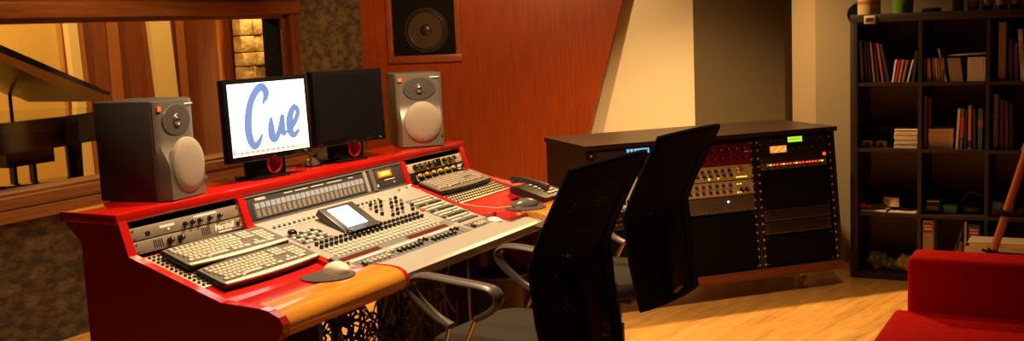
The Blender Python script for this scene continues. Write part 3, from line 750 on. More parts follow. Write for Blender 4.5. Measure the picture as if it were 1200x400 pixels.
def stroke(b, pts, P, y=-0.0140):
    # brush stroke: (x, z, halfwidth) control points, Catmull-Rom sampled
    out = []
    n = len(pts)
    for i in range(n - 1):
        p0 = pts[max(i - 1, 0)]; p1 = pts[i]; p2 = pts[i + 1]; p3 = pts[min(i + 2, n - 1)]
        for k in range(8):
            t_ = k / 8
            out.append(tuple(0.5 * ((2 * p1[j]) + (-p0[j] + p2[j]) * t_ + (2 * p0[j] - 5 * p1[j] + 4 * p2[j] - p3[j]) * t_ ** 2 + (-p0[j] + 3 * p1[j] - 3 * p2[j] + p3[j]) * t_ ** 3) for j in range(3)))
    out.append(pts[-1])
    L_, R_ = [], []
    for i, (x, z, hw) in enumerate(out):
        a = out[max(i - 1, 0)]; c = out[min(i + 1, len(out) - 1)]
        dx, dz = c[0] - a[0], c[1] - a[1]; l = math.hypot(dx, dz) or 1
        L_.append((x - dz / l * hw, z + dx / l * hw)); R_.append((x + dz / l * hw, z - dx / l * hw))
    for i in range(len(out) - 1):
        try:
            vs = [b.bm.verts.new(P @ Vector((q[0], y, q[1]))) for q in (L_[i], L_[i + 1], R_[i + 1], R_[i])]
            f = b.bm.faces.new(vs); f.material_index = b.cur
        except ValueError: pass
w1, h1 = 0.375, 0.288
t, sc, P = monitor('lit monitor with blue brush lettering on white, on a ring stand on the rear shelf', T(3.025, 2.66, 1.02) @ Rz(-9), w1, h1, True, 2, 0.0)
b = B(); b.m(INK)
def S(pts): stroke(b, [((x - 0.5) * w1, (0.5 - (z * 0.95 + 0.055)) * h1, hw * 0.00175) for x, z, hw in pts], P)
# C
S([(0.44, 0.28, 3), (0.47, 0.18, 5), (0.47, 0.10, 7), (0.43, 0.06, 8), (0.36, 0.12, 8), (0.29, 0.26, 8), (0.25, 0.44, 9), (0.24, 0.62, 9), (0.265, 0.76, 8), (0.31, 0.80, 7), (0.36, 0.74, 5), (0.40, 0.66, 2)])
S([(0.415, 0.02, 2), (0.46, 0.06, 6), (0.485, 0.14, 8), (0.475, 0.24, 3)])
# u
S([(0.52, 0.46, 3), (0.51, 0.58, 8), (0.515, 0.71, 9), (0.55, 0.74, 7), (0.60, 0.66, 6), (0.645, 0.52, 6)])
S([(0.66, 0.44, 5), (0.645, 0.56, 8), (0.65, 0.67, 7), (0.69, 0.68, 4)])
# e
S([(0.69, 0.68, 3), (0.77, 0.60, 6), (0.84, 0.48, 6), (0.85, 0.40, 6), (0.81, 0.36, 6), (0.76, 0.45, 8), (0.735, 0.57, 9), (0.75, 0.69, 8), (0.79, 0.72, 6), (0.85, 0.66, 3)])
b.build('lettering', None, sc, False)
b = B(); b.m(BARM); b.box((-w1 / 2 + 0.018, -0.0142, -h1 / 2 + 0.027), (w1 / 2 - 0.016, -0.0136, -h1 / 2 + 0.040), P)
b.m(BARR); b.box((-w1 / 2 + 0.018, -0.0146, -h1 / 2 + 0.027), (-w1 / 2 + 0.022, -0.0142, -h1 / 2 + 0.06), P)
for k in range(11): b.box((-w1 / 2 + 0.05 + k * 0.023, -0.0146, -h1 / 2 + 0.031), (-w1 / 2 + 0.056 + k * 0.023, -0.0142, -h1 / 2 + 0.036), P)
b.build('task_bar', None, sc, False)
monitor('switched off black monitor on a ring stand beside the right grey loudspeaker', T(3.50, 2.66, 1.02) @ Rz(-7), 0.385, 0.288, False, 2, 0.8)

# ------------------------------------------------------------------ nearfield speakers
def speaker(label, M, W=0.205, H=0.315, D=0.215):
    t = thing('nearfield_speaker', label, 'speaker', M=M)
    h = W / 2
    b = B(); b.box((-h, 0.0, 0), (h, D, H), bev=0.006); b.build('cabinet', GREYD, t)
    # moulded baffle: flat at the top, swelling forward lower down and waisted at the sides
    def off(z):
        u_ = max(0, min(1, (0.60 - z / H) / 0.30)); u_ = u_ * u_ * (3 - 2 * u_); return 0.014 + 0.034 * u_
    def hw(z):
        u_ = max(0, min(1, (z / H - 0.45) / 0.25)); u_ = u_ * u_ * (3 - 2 * u_); return h * (0.97 - 0.0 * u_)
    rings = []
    N = 28
    for i in range(N + 1):
        z = 0.004 + (H - 0.008) * i / N; o_ = off(z); w_ = hw(z); e = 0.012
        ring = [(-w_, 0.002, z), (-w_, -o_ * 0.35, z), (-w_ + e, -o_, z)]
        ring += [(-w_ + e + (2 * (w_ - e)) * k / 8, -o_ - 0.004 * math.sin(PI * k / 8), z) for k in range(1, 8)]
        ring += [(w_ - e, -o_, z), (w_, -o_ * 0.35, z), (w_, 0.002, z)]
        rings.append(ring)
    b = B(); b.loft(rings); b.build('baffle', GREYS, t)
    # waveguide and tweeter
    zt = H * 0.79
    b = B(); Mt = T(0, -0.0185, zt) @ Rx(90)
    b.m(mat('waveguide_grey', (0.075, 0.065, 0.055), 0.4)); b.lathe([(0.050, -0.001), (0.049, 0.0008), (0.030, 0.001), (0.016, 0.0015)], Mt, 32, sx=1.42, sy=0.98); b.build('waveguide', None, t)
    b = B(); b.tube([(0.014 * math.cos(2 * PI * k / 24), 0.017 * math.sin(2 * PI * k / 24), 0.003) for k in range(24)], 0.0035, 6, Mt, closed=True); b.m(SILV); b.sph((0, 0, 0.001), 0.012, (1, 1.1, 0.5), Mt); b.build('tweeter', SILV, t)
    b = B(); b.m(BLK); b.box((-0.010, -0.002, 0.006), (0.010, 0.004, 0.0085), Mt); b.build('tweeter_bar', None, t)
    # woofer grille
    zw = H * 0.335
    b = B(); Mw = T(0.004, -off(zw) - 0.0045, zw) @ Rx(90)
    b.lathe([(0.084, -0.012), (0.083, 0.0), (0.079, 0.004), (0.055, 0.009), (0.02, 0.011)], Mw, 40, sx=0.96, sy=1.06); b.build('woofer_grille', GRILL, t)
    b = B(); b.cyl((0.086, -off(0.03) - 0.003, 0.052), (0.086, -off(0.03) - 0.007, 0.052), 0.006, seg=10); b.build('port_badge', SILV, t)
    b = B(); b.box((-h + 0.012, -0.0185, H - 0.034), (-h + 0.030, -0.0145, H - 0.018)); lb = b.build('logo_badge', LO, t, False)
    text('JBL', 0.007, WHITE, lb, T(-h + 0.021, -0.0188, H - 0.026) @ UP)
    b = B(); b.box((h - 0.055, -0.0185, H - 0.021), (h - 0.014, -0.0155, H - 0.017)); b.build('model_print', WHITE, t, False)
    return t
spk = speaker('dark grey loudspeaker with beige woofer on the left end of the rear shelf', T(2.565, 2.625, 1.02) @ Rz(9))
b = B(); b.box((2.49, 2.56, 1.0205), (2.66, 2.70, 1.024)); 
dup(spk, T(4.005, 2.635, 1.02) @ Rz(-46), 'dark grey loudspeaker with beige woofer beside the switched off monitor')
b.bm.free()

# ------------------------------------------------------------------ waste bin, cables
bn = thing('waste_bin', 'dark round waste bin on the floor under the desk', 'bin', loc=(4.09, 2.325, 0))
b = B(); b.lathe([(0.09, 0.0), (0.122, 0.46), (0.118, 0.46), (0.082, 0.01), (0.02, 0.008)], seg=32); b.build('body', mat('bin_brown', (0.09, 0.055, 0.035), 0.5), bn)
b = B(); b.tube([(0.122 * math.cos(2 * PI * k / 32), 0.122 * math.sin(2 * PI * k / 32), 0.46) for k in range(32)], 0.006, 8, closed=True); b.build('rim', mat('bin_rim', (0.22, 0.14, 0.09), 0.4), bn)
random.seed(5)
b = B()
cm = [BLK, BLKM, mat('grey_cable', (0.25, 0.21, 0.17), 0.5), mat('green_cable', (0.12, 0.16, 0.03), 0.5), mat('brown_cable', (0.22, 0.10, 0.04), 0.5)]
for k in range(150):
    b.m(random.choice(cm[:2] + cm))
    x, y, z = random.uniform(2.45, 3.6), random.uniform(2.25, 2.66), random.uniform(0.35, 0.70)
    pts = [(x, y, z)]
    for q in range(9):
        x += random.uniform(-0.10, 0.10); y = min(2.68, max(2.15, y + random.uniform(-0.07, 0.07))); z = max(0.01, z - random.uniform(-0.05, 0.15)); x = min(3.66, max(2.32, x)); 
        pts.append((x, y, z))
    sm = []
    for i in range(len(pts) - 1):
        p0, p1, p2, p3 = (Vector(pts[max(i - 1, 0)]), Vector(pts[i]), Vector(pts[i + 1]), Vector(pts[min(i + 2, len(pts) - 1)]))
        for k2 in range(4):
            t_ = k2 / 4; sm.append(0.5 * ((2 * p1) + (p2 - p0) * t_ + (2 * p0 - 5 * p1 + 4 * p2 - p3) * t_ ** 2 + (3 * p1 - p0 - 3 * p2 + p3) * t_ ** 3))
    b.tube(sm, random.uniform(0.003, 0.006), 5)
tag(b.build('cable_tangle'), 'tangle of black and brown cables hanging down beneath the mixing desk', 'cables', kind='stuff')

# ------------------------------------------------------------------ office chairs
def chair(label, M):
    t = thing('office_chair', label, 'chair', M=M, group='mesh backed office chairs at the desk')
    # profile of the back, local y and z
    prof = [(-0.262, 0.44), (-0.248, 0.52), (-0.230, 0.62), (-0.222, 0.71), (-0.213, 0.79), (-0.246, 0.87), (-0.293, 0.96), (-0.336, 1.04), (-0.362, 1.09)]
    def pf(u_):
        f = u_ * (len(prof) - 1); i = min(int(f), len(prof) - 2); a = f - i
        return (prof[i][0] * (1 - a) + prof[i + 1][0] * a, prof[i][1] * (1 - a) + prof[i + 1][1] * a)
    def hw(u_): return 0.222 + 0.018 * math.sin(PI * min(0.62, u_ * 1.1))
    def bow(s): return 0.018 * (s * s)
    # outer frame: closed loop
    def P_(s, u_): y, z = pf(u_); return Vector((s * hw(u_), y + bow(s), z))
    loop = []
    for k in range(17): loop.append(P_(-1, k / 16))
    for k in range(1, 10): loop.append(P_(-1 + 2 * k / 10, 1.0) + Vector((0, 0, 0.006 * math.sin(PI * k / 10))))
    for k in range(17): loop.append(P_(1, 1 - k / 16))
    for k in range(1, 10): loop.append(P_(1 - 2 * k / 10, 0.0))
    b = B(); b.tube(loop, 0.011, 8, closed=True, sx=1.25, up=(0, 1, 0.3))
    # wide side bands of solid fabric
    for sgn in (-1, 1):
        rows = []
        for k in range(17):
            u_ = k / 16; inn = 0.80 - 0.10 * u_
            p1_, p2_ = P_(sgn, u_), P_(sgn * inn, u_); rows.append([p1_ + Vector((0, 0.008, 0)), p2_ + Vector((0, 0.006, 0)), p2_ - Vector((0, 0.006, 0)), p1_ - Vector((0, 0.008, 0))])
        b.loft(rows)
    rows = []
    for k in range(11):
        s = -0.95 + 1.9 * k / 10; a, c_ = P_(s, 1.0), P_(s, 0.84); rows.append([a + Vector((0, 0.008, 0)), c_ + Vector((0, 0.006, 0)), c_ - Vector((0, 0.006, 0)), a - Vector((0, 0.008, 0))])
    b.loft(rows); b.build('back_frame', BLKM, t)
    b = B(); b.grid(lambda a, c_: P_(-0.96 + 1.92 * a, 0.01 + 0.97 * c_), 16, 32); b.build('back_mesh', NET, t)
    # lumbar bracket
    b = B(); b.tube([(0, -0.05, 0.44), (0, -0.20, 0.44), (0, -0.262, 0.50), (0, -0.250, 0.62), (0, -0.235, 0.72)], [0.02, 0.022, 0.022, 0.018, 0.014], 8, sx=2.0, up=(1, 0, 0)); b.build('back_bracket', BLK, t)
    # seat cushion: superellipse
    b = B(); rings = []
    def se(rx, ry, z, cy):
        r = []
        for k in range(40):
            a = 2 * PI * k / 40; c_, s_ = math.cos(a), math.sin(a)
            r.append((rx * abs(c_) ** 0.55 * (1 if c_ > 0 else -1), cy + ry * abs(s_) ** 0.55 * (1 if s_ > 0 else -1), z - 0.02 * max(0, (cy + ry * s_) / 0.25) ** 3))
        return r
    for (f, z) in ((0.90, 0.455), (0.98, 0.465), (1.0, 0.485), (0.995, 0.505), (0.96, 0.520), (0.88, 0.528), (0.6, 0.531), (0.2, 0.530)): rings.append(se(0.235 * f, 0.235 * f, z, 0.035))
    b.loft(rings); b.build('seat', SEAT, t)
    b = B(); b.box((-0.09, -0.12, 0.41), (0.09, 0.12, 0.456), bev=0.01); b.build('tilt_mechanism', BLK, t)
    b = B(); b.cyl((0, 0, 0.10), (0, 0, 0.30), 0.028, seg=16); b.cyl((0, 0, 0.28), (0, 0, 0.42), 0.018, seg=16); b.build('gas_column', BLK, t)
    for k in range(5):
        a = 2 * PI * k / 5 + 0.3; c_, s_ = math.cos(a), math.sin(a)
        b = B(); b.tube([(0.0, 0, 0.12), (0.12 * c_, 0.12 * s_, 0.115), (0.30 * c_, 0.30 * s_, 0.075)], [0.026, 0.022, 0.014], 8); b.build('base_leg', BLK, t)
        b = B()
        b.cyl((0.30 * c_, 0.30 * s_, 0.05), (0.30 * c_, 0.30 * s_, 0.075), 0.008, seg=8)
        for q in (-0.016, 0.016): b.cyl((0.30 * c_ - s_ * (q - 0.007), 0.30 * s_ + c_ * (q - 0.007), 0.027), (0.30 * c_ - s_ * (q + 0.007), 0.30 * s_ + c_ * (q + 0.007), 0.027), 0.027, seg=16)
        b.build('caster', BLK, t)
    for sgn in (-1, 1):
        x = sgn * 0.252
        path = [(0.005, 0.615), (-0.035, 0.635), (-0.072, 0.665), (-0.080, 0.692), (-0.060, 0.714), (-0.01, 0.722), (0.08, 0.728), (0.17, 0.734), (0.225, 0.732), (0.258, 0.714), (0.262, 0.690), (0.240, 0.660), (0.195, 0.625), (0.150, 0.597), (0.105, 0.580)]
        b = B(); b.tube([(x, y, z) for y, z in path], [0.009] * 3 + [0.010] * 10 + [0.009, 0.008], 10, sx=2.4, up=(1, 0, 0)); 
        b.bm.free()
        b = B(); rings = []
        sm = []
        for i in range(len(path) - 1):
            q0, q1, q2, q3 = [Vector(path[max(0, min(len(path) - 1, i + k_))]) for k_ in (-1, 0, 1, 2)]
            for k_ in range(3):
                t_ = k_ / 3; sm.append(tuple(0.5 * (2 * q1 + (q2 - q0) * t_ + (2 * q0 - 5 * q1 + 4 * q2 - q3) * t_ ** 2 + (3 * q1 - q0 - 3 * q2 + q3) * t_ ** 3)))
        path = sm + [path[-1]]
        n = len(path)
        for i, (y, z) in enumerate(path):
            a = path[max(i - 1, 0)]; c_ = path[min(i + 1, n - 1)]; dy, dz = c_[0] - a[0], c_[1] - a[1]; l = math.hypot(dy, dz); ny, nz = -dz / l, dy / l
            hw_ = 0.022 + 0.007 * math.sin(PI * min(1, i / (n * 0.72))); th = 0.011
            rings.append([(x + hw_ * math.cos(2 * PI * k / 12), y + ny * th * math.sin(2 * PI * k / 12), z + nz * th * math.sin(2 * PI * k / 12)) for k in range(12)])
        b.loft(rings); ar = b.build('armrest', ARM, t)
        b = B(); b.cyl((x, 0.006, 0.618), (x * 0.90, 0.105, 0.452), 0.0075, seg=10); b.build('arm_post', mat('brass_post', (0.75, 0.50, 0.22), 0.25, metal=1.0), ar)
        b = B(); b.cyl((x, 0.112, 0.583), (x * 0.90, 0.170, 0.452), 0.0075, seg=10); b.build('arm_post', MATS['brass_post'], ar)
    return t
ch = chair('black mesh office chair with looped armrests, the nearest one to the camera', T(3.155, 1.71, 0) @ Rz(-5))
dup(ch, T(4.045, 1.755, 0) @ Rz(-8), 'black mesh office chair standing further right, before the equipment rack')

# ------------------------------------------------------------------ equipment rack
RO = Vector((5.171, 2.375, 0)); RA = math.degrees(math.atan2(-0.992, 1.086)); MR = T(*RO) @ Rz(RA)
rk = thing('equipment_rack', 'low wide black three bay equipment rack on casters against the pale wall', 'rack', M=MR)
RL, RD = 1.47, 0.57
def fy(z): return -0.12 * (0.89 - z)
FTR = math.degrees(math.atan(0.12))
b = B(); b.prism([(-0.03, -0.02), (RL + 0.02, -0.02), (RL + 0.02, RD), (-0.03, RD)], 'z', 0.865, 0.89); b.build('top', DARKW, rk, False)
for (x0, x1) in ((-0.022, 0.0), (RL - 0.012, RL + 0.010)):
    b = B(); b.prism([(fy(0.865), 0.865), (fy(0.15), 0.15), (RD - 0.01, 0.15), (RD - 0.01, 0.865)], 'x', x0, x1); b.build('side_panel', DARKW, rk, False)
for x0 in (0.478, 0.955):
    b = B(); b.prism([(fy(0.865), 0.865), (fy(0.15), 0.15), (RD - 0.1, 0.15), (RD - 0.1, 0.865)], 'x', x0, x0 + 0.024); b.build('divider', BLK, rk, False)
b = B(); b.box((-0.022, -0.10, 0.10), (RL + 0.01, RD - 0.01, 0.15), bev=0.003); b.build('plinth', PLINTH, rk)
b = B(); b.box((0, RD - 0.03, 0.15), (RL - 0.01, RD - 0.01, 0.865)); b.build('back_panel', BLKM, rk, False)
def rackM(x, z): return MR @ T(x, fy(z), z) @ Rx(-FTR)
# rails with screws
for x0 in (0.003, 0.463, 0.503, 0.940, 0.980, 1.440):
    b = B(); M_ = T(x0, fy(0.15) + 0.004, 0.15) @ Rx(-FTR)
    b.m(BLK); b.box((0, 0, 0), (0.014, 0.02, 0.715), M_); b.m(mat('rail_screw', (0.75, 0.62, 0.42), 0.45, metal=0.4))
    for k in range(16): b.cyl((0.007, -0.0005, 0.022 + 0.0445 * k), (0.007, -0.005, 0.022 + 0.0445 * k), 0.0065, 0.005, 8, M_)
    b.build('rack_rail', None, rk)
for (x, y) in ((0.08, 0.02), (1.27, 0.0), (0.08, 0.48), (1.27, 0.48)):
    b = B(); b.m(SILV); b.box((x - 0.03, y - 0.03, 0.092), (x + 0.03, y + 0.03, 0.10)); b.box((x - 0.018, y - 0.01, 0.03), (x + 0.018, y + 0.01, 0.092), bev=0.003); b.m(mat('caster_wheel', (0.5, 0.4, 0.28), 0.4)); b.cyl((x - 0.014, y - 0.01, 0.034), (x + 0.014, y - 0.01, 0.034), 0.034, seg=20); b.build('caster', None, rk)
# plain filler panels and lower drawers as their own units
def runit(name, label, x, z, h, m, w=0.425, **k): return unit(name, label, rackM(x, z), w, h, m, **k)
XM, XRt, XLf = 0.517, 0.994, 0.018
# middle bay, top to bottom
u = runit('blank_panel', 'plain black filler panel at the top of the middle rack bay', XM, 0.842, 0.020, BLKM)
u = runit('tube_preamp', 'dark red faced unit with two rows of black knobs in middle rack bay', XM, 0.728, 0.113, REDU)
knobs(u, [0.05 + 0.047 * k for k in range(8)], 0.080, 0.011, 0.016, BLK); knobs(u, [0.055 + 0.047 * k for k in range(8)], 0.034, 0.009, 0.016, BLK)
b = B(); b.box((0.385, -0.0045, 0.062), (0.41, -0.003, 0.068)); b.build('name_print', WHITE, u, False)
def creamunit(z, label, h, gold, rows):
    u = runit('compressor_unit', label, XM, z, h, CREAMU)
    for (zz, off_) in rows:
        knobs(u, [0.04 + off_ + 0.0405 * k for k in range(7)], zz, 0.0085, 0.015, BLK)
        b = B(); b.m(WHITE)
        for k in range(7): b.box((0.058 + off_ + 0.0405 * k, -0.0038, zz - 0.012), (0.062 + off_ + 0.0405 * k, -0.003, zz + 0.010))
        b.build('printed_legend', BLK, u, False)
    return u
u = creamunit(0.646, 'cream faced unit with one large gold knob in the middle rack bay', 0.080, True, ((0.055, 0.0), (0.028, 0.01)))
b = B(); b.lathe([(0.021, 0), (0.020, 0.012), (0.012, 0.020)], T(0.345, -0.003, 0.050) @ Rx(90)); b.build('gold_dial', GLD, u)
for k in range(5):
    b = B(); b.box((0.325 + k * 0.014, -0.0045, 0.010), (0.334 + k * 0.014, -0.003, 0.016)); b.build('indicator_light', LG, u, False)
b = B(); b.cyl((0.16, -0.003, 0.014), (0.16, -0.006, 0.014), 0.005, seg=10); b.build('indicator_light', LG, u)
b = B(); b.cyl((0.215, -0.003, 0.016), (0.215, -0.006, 0.016), 0.005, seg=10); b.build('indicator_light', LY, u)['label'] = 'amber indicator light'
u = creamunit(0.563, 'cream faced unit with two rows of black knobs below the gold dial unit', 0.080, False, ((0.058, 0.0), (0.024, 0.0)))
knobs(u, (0.352, 0.385), 0.026, 0.012, 0.018, BLK)
for k in range(2):
    for q in range(2):
        b = B(); b.box((0.325 + k * 0.018, -0.0045, 0.012 + q * 0.045), (0.335 + k * 0.018, -0.003, 0.017 + q * 0.045)); b.build('indicator_light', LG, u, False)
u = runit('power_distribution_unit', 'bronze faced unit with blue lamp above a row of silver studs', XM, 0.474, 0.086, GREYU)
b = B(); b.cyl((0.265, -0.003, 0.058), (0.265, -0.007, 0.058), 0.006, seg=10); b.build('blue_lamp', LB, u)
knobs(u, [0.03 + 0.0285 * k for k in range(14)], 0.012, 0.006, 0.010, SILV, None); knobs(u, [0.16 + 0.025 * k for k in range(6)], 0.032, 0.005, 0.008, SILV, None)
u = runit('blank_panel', 'tall plain black panel filling the bottom of middle rack bay', XM, 0.160, 0.305, BLKM)
# right bay
u = runit('effects_processor', 'black unit with bright green display at the top of right rack bay', XRt, 0.813, 0.046, BLK)
b = B(); b.box((0.185, -0.0042, 0.009), (0.275, -0.003, 0.037)); gd = b.build('green_display', GRN, u, False)
b = B(); 
for k in range(14): b.box((0.192 + k * 0.0055, -0.0048, 0.018 + (k % 3) * 0.003), (0.1955 + k * 0.0055, -0.0042, 0.024 + (k % 4) * 0.002))
b.build('display_marks', mat('dark_green_mark', (0.05, 0.12, 0.01), 0.5), gd, False)
knobs(u, (0.075, 0.10, 0.125, 0.15), 0.025, 0.004, 0.006, SILV, None); knobs(u, (0.31, 0.345, 0.38), 0.024, 0.007, 0.01, BLK)
u = runit('reverb_processor', 'black unit with red orange display and round red lamp in right bay', XRt, 0.725, 0.086, BLK)
b = B(); b.box((0.068, -0.0042, 0.045), (0.172, -0.003, 0.083)); od = b.build('red_display', ORR, u, False)
b = B()
for k in range(4):
    for q in range(9): 
        if (k * 5 + q * 3) % 4: b.box((0.074 + q * 0.011, -0.0048, 0.049 + k * 0.008), (0.081 + q * 0.011, -0.0042, 0.054 + k * 0.008))
b.build('display_marks', LY, od, False)
b = B(); b.cyl((0.410, -0.003, 0.018), (0.410, -0.008, 0.018), 0.009, seg=14); b.build('red_lamp', LR, u)
knobs(u, (0.21, 0.25, 0.29, 0.33, 0.37), 0.06, 0.006, 0.01, BLK); 
u = runit('level_meter_unit', 'brown unit with a row of red and green lamps across right bay', XRt, 0.680, 0.042, GREYU)
cols = 'rgrrrgrrrgrrrrrrrg'
mr_ = B(); mr_.box((-0.005, -0.005, -0.003), (0.005, 0.0, 0.004)); o = mr_.build('l', LR, None, False); lmr = o.data; bpy.data.objects.remove(o); lmg = lmr.copy(); lmg.materials.clear(); lmg.materials.append(LG)
for k, c_ in enumerate(cols): inst('indicator_light', lmr if c_ == 'r' else lmg, u, T(0.045 + 0.0205 * k + (0.004 if k % 4 == 0 else 0), -0.003, 0.026), 'red indicator light' if c_ == 'r' else 'green indicator light')
knobs(u, [0.05 + 0.041 * k for k in range(9)], 0.010, 0.004, 0.007, BLK, None)
u = runit('blank_panel', 'black empty panel below the row of lamps in right rack bay', XRt, 0.470, 0.205, BLKM)
u = runit('drawer_unit', 'dark brown ribbed unit low in right rack bay, the upper of two', XRt, 0.400, 0.066, mat('dark_brown_face', (0.035, 0.022, 0.014), 0.4))
b = B()
for k in range(3): b.box((0.03, -0.006, 0.012 + k * 0.018), (0.395, -0.003, 0.018 + k * 0.018))
b.build('ribs', BLK, u, False)
u = runit('drawer_unit', 'dark brown ribbed unit low in right rack bay, the lower of two', XRt, 0.330, 0.066, MATS['dark_brown_face'])
b = B()
for k in range(3): b.box((0.03, -0.006, 0.012 + k * 0.018), (0.395, -0.003, 0.018 + k * 0.018))
b.build('ribs', BLK, u, False)
u = runit('blank_panel', 'black filler panel at the very bottom of right rack bay', XRt, 0.162, 0.16, BLKM)
# left bay
u = runit('disc_player', 'dark disc player with a thin pale tray edge at left of rack', XLf, 0.800, 0.062, BLK, w=0.215)
b = B(); b.box((0.02, -0.006, 0.014), (0.19, -0.003, 0.052)); b.build('disc_tray', mat('dark_bronze', (0.07, 0.05, 0.035), 0.3, metal=0.4), u, False)
b = B(); b.box((0.02, -0.008, 0.010), (0.19, -0.003, 0.0135)); b.build('tray_edge', SILV, u, False)
u = runit('digital_recorder', 'black recorder with blue lit display in the left rack bay', XLf + 0.22, 0.800, 0.062, BLK, w=0.225)
b = B(); b.box((-0.03, -0.0045, 0.030), (0.10, -0.003, 0.056)); bd = b.build('blue_display', BLU, u, False)
b = B()
for k in range(12): b.box((-0.024 + k * 0.010, -0.0052, 0.034 + (k % 3) * 0.004), (-0.018 + k * 0.010, -0.0045, 0.042 + (k % 2) * 0.008))
b.build('display_marks', BLK, bd, False)
u = runit('tape_deck', 'dark unit with small green light under the disc player', XLf, 0.725, 0.070, BLK)
b = B(); b.cyl((0.07, -0.003, 0.04), (0.07, -0.006, 0.04), 0.005, seg=10); b.build('indicator_light', LG, u)
knobs(u, (0.30, 0.33, 0.36), 0.055, 0.008, 0.01, SILV, None)
u = runit('slotted_unit', 'pale panel with black slots seen between the two chair backs', XLf, 0.535, 0.185, WHITE)
b = B()
for k in range(26): b.box((0.012 + k * 0.0158, -0.0045, 0.004), (0.0215 + k * 0.0158, -0.003, 0.060))
b.build('slots', BLKM, u, False)
b = B(); b.box((0.24, -0.006, 0.06), (0.425, -0.003, 0.185)); b.build('dark_cover', DARKW, u, False)
u = runit('knob_panel', 'dark panel with rows of small pale studs below the slotted panel', XLf, 0.44, 0.09, BLK)
knobs(u, [0.03 + 0.024 * k for k in range(16)], 0.06, 0.006, 0.008, SILV, None); knobs(u, [0.03 + 0.024 * k for k in range(16)], 0.03, 0.006, 0.008, SILV, None)
u = runit('blank_panel', 'tall plain black panel filling the bottom of left rack bay', XLf, 0.160, 0.275, BLKM)

# ------------------------------------------------------------------ bookshelf
BX, BY0 = 6.41, 1.315
MS = T(BX, BY0, 0) @ Rz(-90)
SHW = mat('black_brown_shelf', (0.022, 0.012, 0.008), 0.5)
bs = thing('bookshelf', 'black brown cube bookshelf crowded with books and gear behind the red sofa', 'bookshelf', M=MS)
cells = [(0.04, 0.363), (0.383, 0.706), (0.726, 1.049), (1.069, 1.392)]
rowsz = [(0.04, 0.365), (0.385, 0.73), (0.75, 1.10), (1.12, 1.455)]
DS = 0.39
for x0 in (0.0, 1.392): b = B(); b.box((x0, 0, 0), (x0 + 0.04, DS, 1.455), bev=0.001); b.build('side_panel', SHW, bs)
b = B(); b.box((0, 0, 1.455), (1.432, DS, 1.50), bev=0.001); b.build('top_panel', SHW, bs)
b = B(); b.box((0.04, 0, 0), (1.392, DS, 0.04)); b.build('bottom_panel', SHW, bs, False)
for z0 in (0.365, 0.73, 1.10): b = B(); b.box((0.04, 0.002, z0), (1.392, DS, z0 + 0.02)); b.build('shelf', SHW, bs, False)
for x0 in (0.363, 0.706, 1.049):
    for (za, zb) in rowsz: b = B(); b.box((x0, 0.002, za), (x0 + 0.02, DS, zb)); b.build('divider', SHW, bs, False)
def bm_(r, g, b_): return mat('cover_%d_%d_%d' % (int(r * 999), int(g * 999), int(b_ * 999)), (r, g, b_), 0.5)
PAGE = mat('book_pages', (0.55, 0.48, 0.36), 0.8)
def book(x, z, w, h, col, label, lean=0, d=0.20, y=0.03, name='book', cat='book', group=None, spine=None, txt=None, band=None):
    # spine toward -y
    M = MS @ T(x, y, z) @ Ry(lean)
    t = thing(name, label, cat, M=M, group=group)
    b = B(); m = bm_(*col)
    b.m(m)
    if w > 0.014:
        c = 0.0025
        b.box((0, 0, 0), (c, d, h)); b.box((w - c, 0, 0), (w, d, h)); b.box((0, 0, 0), (w, c, h)); b.build('cover', None, t, False)
        b = B(); b.box((c, c, 0.003), (w - c, d - 0.003, h - 0.003)); b.build('pages', PAGE, t, False)
    else:
        b.box((0, 0, 0), (w, d, h), bev=0.0008); b.build('cover', None, t, False)
    if band:
        b = B(); b.box((0.0005, -0.0008, h * band[0]), (w - 0.0005, 0, h * band[1])); o = b.build('spine_label', bm_(*band[2]), t, False)
    if txt:
        text(txt, w * 0.62, bm_(*spine), t, T(w / 2, -0.0008, h * 0.55) @ UP @ Rz(-90), name='spine_lettering')
    return t
ZR = {1: 1.12, 2: 0.75, 3: 0.385, 4: 0.04}
W_, K_, R_, Y_, G_, BL_, BR_, DK_ = (0.78, 0.66, 0.52), (0.03, 0.025, 0.02), (0.42, 0.04, 0.03), (0.5, 0.33, 0.10), (0.08, 0.16, 0.05), (0.06, 0.10, 0.28), (0.25, 0.13, 0.06), (0.07, 0.05, 0.04)
# row 1 cubby 1: leaning tall books, then short leaning ones
g1 = 'books in the top left cubby'
for (x, w, h, c, l, lab) in ((0.055, 0.014, 0.235, (0.18, 0.15, 0.13), -3, 'grey tall book leaning at far left in the top left cubby'),
    (0.078, 0.016, 0.232, DK_, -3, 'dark tall book second from left in the top left cubby'),
    (0.100, 0.010, 0.228, BL_, -4, 'dark blue slim book third from left in top left cubby'),
    (0.120, 0.010, 0.225, W_, -5, 'white slim book standing tall among dark ones, top left cubby'),
    (0.138, 0.018, 0.222, K_, -6, 'black book just right of the tall white one, top left cubby'),
    (0.164, 0.016, 0.218, R_, -8, 'red topped tall book in the middle of the top left cubby'),
    (0.190, 0.020, 0.215, K_, -11, 'black book leaning hard left beside the red one, top left cubby')):
    o = book(x, ZR[1] + 0.0, w, h, c, lab, l, group=g1)
for (x, w, h, c, l, lab) in ((0.220, 0.010, 0.125, W_, 8, 'first short white disc case leaning right in top left cubby'),
    (0.236, 0.010, 0.122, R_, 9, 'short red case leaning right, next to the first white one, top left cubby'),
    (0.252, 0.012, 0.124, (0.45, 0.15, 0.12), 10, 'short rust coloured case in leaning row of top left cubby'),
    (0.272, 0.012, 0.122, BR_, 11, 'short brown case near the end of leaning row, top left cubby'),
    (0.300, 0.008, 0.125, W_, 13, 'short white case furthest right in leaning row, top left cubby'),):
    book(x, ZR[1], w, h, c, lab, l, d=0.14, group=g1)
book(0.325, ZR[1], 0.014, 0.17, K_, 'black folder leaning on right side of top left cubby', 6, group=g1)
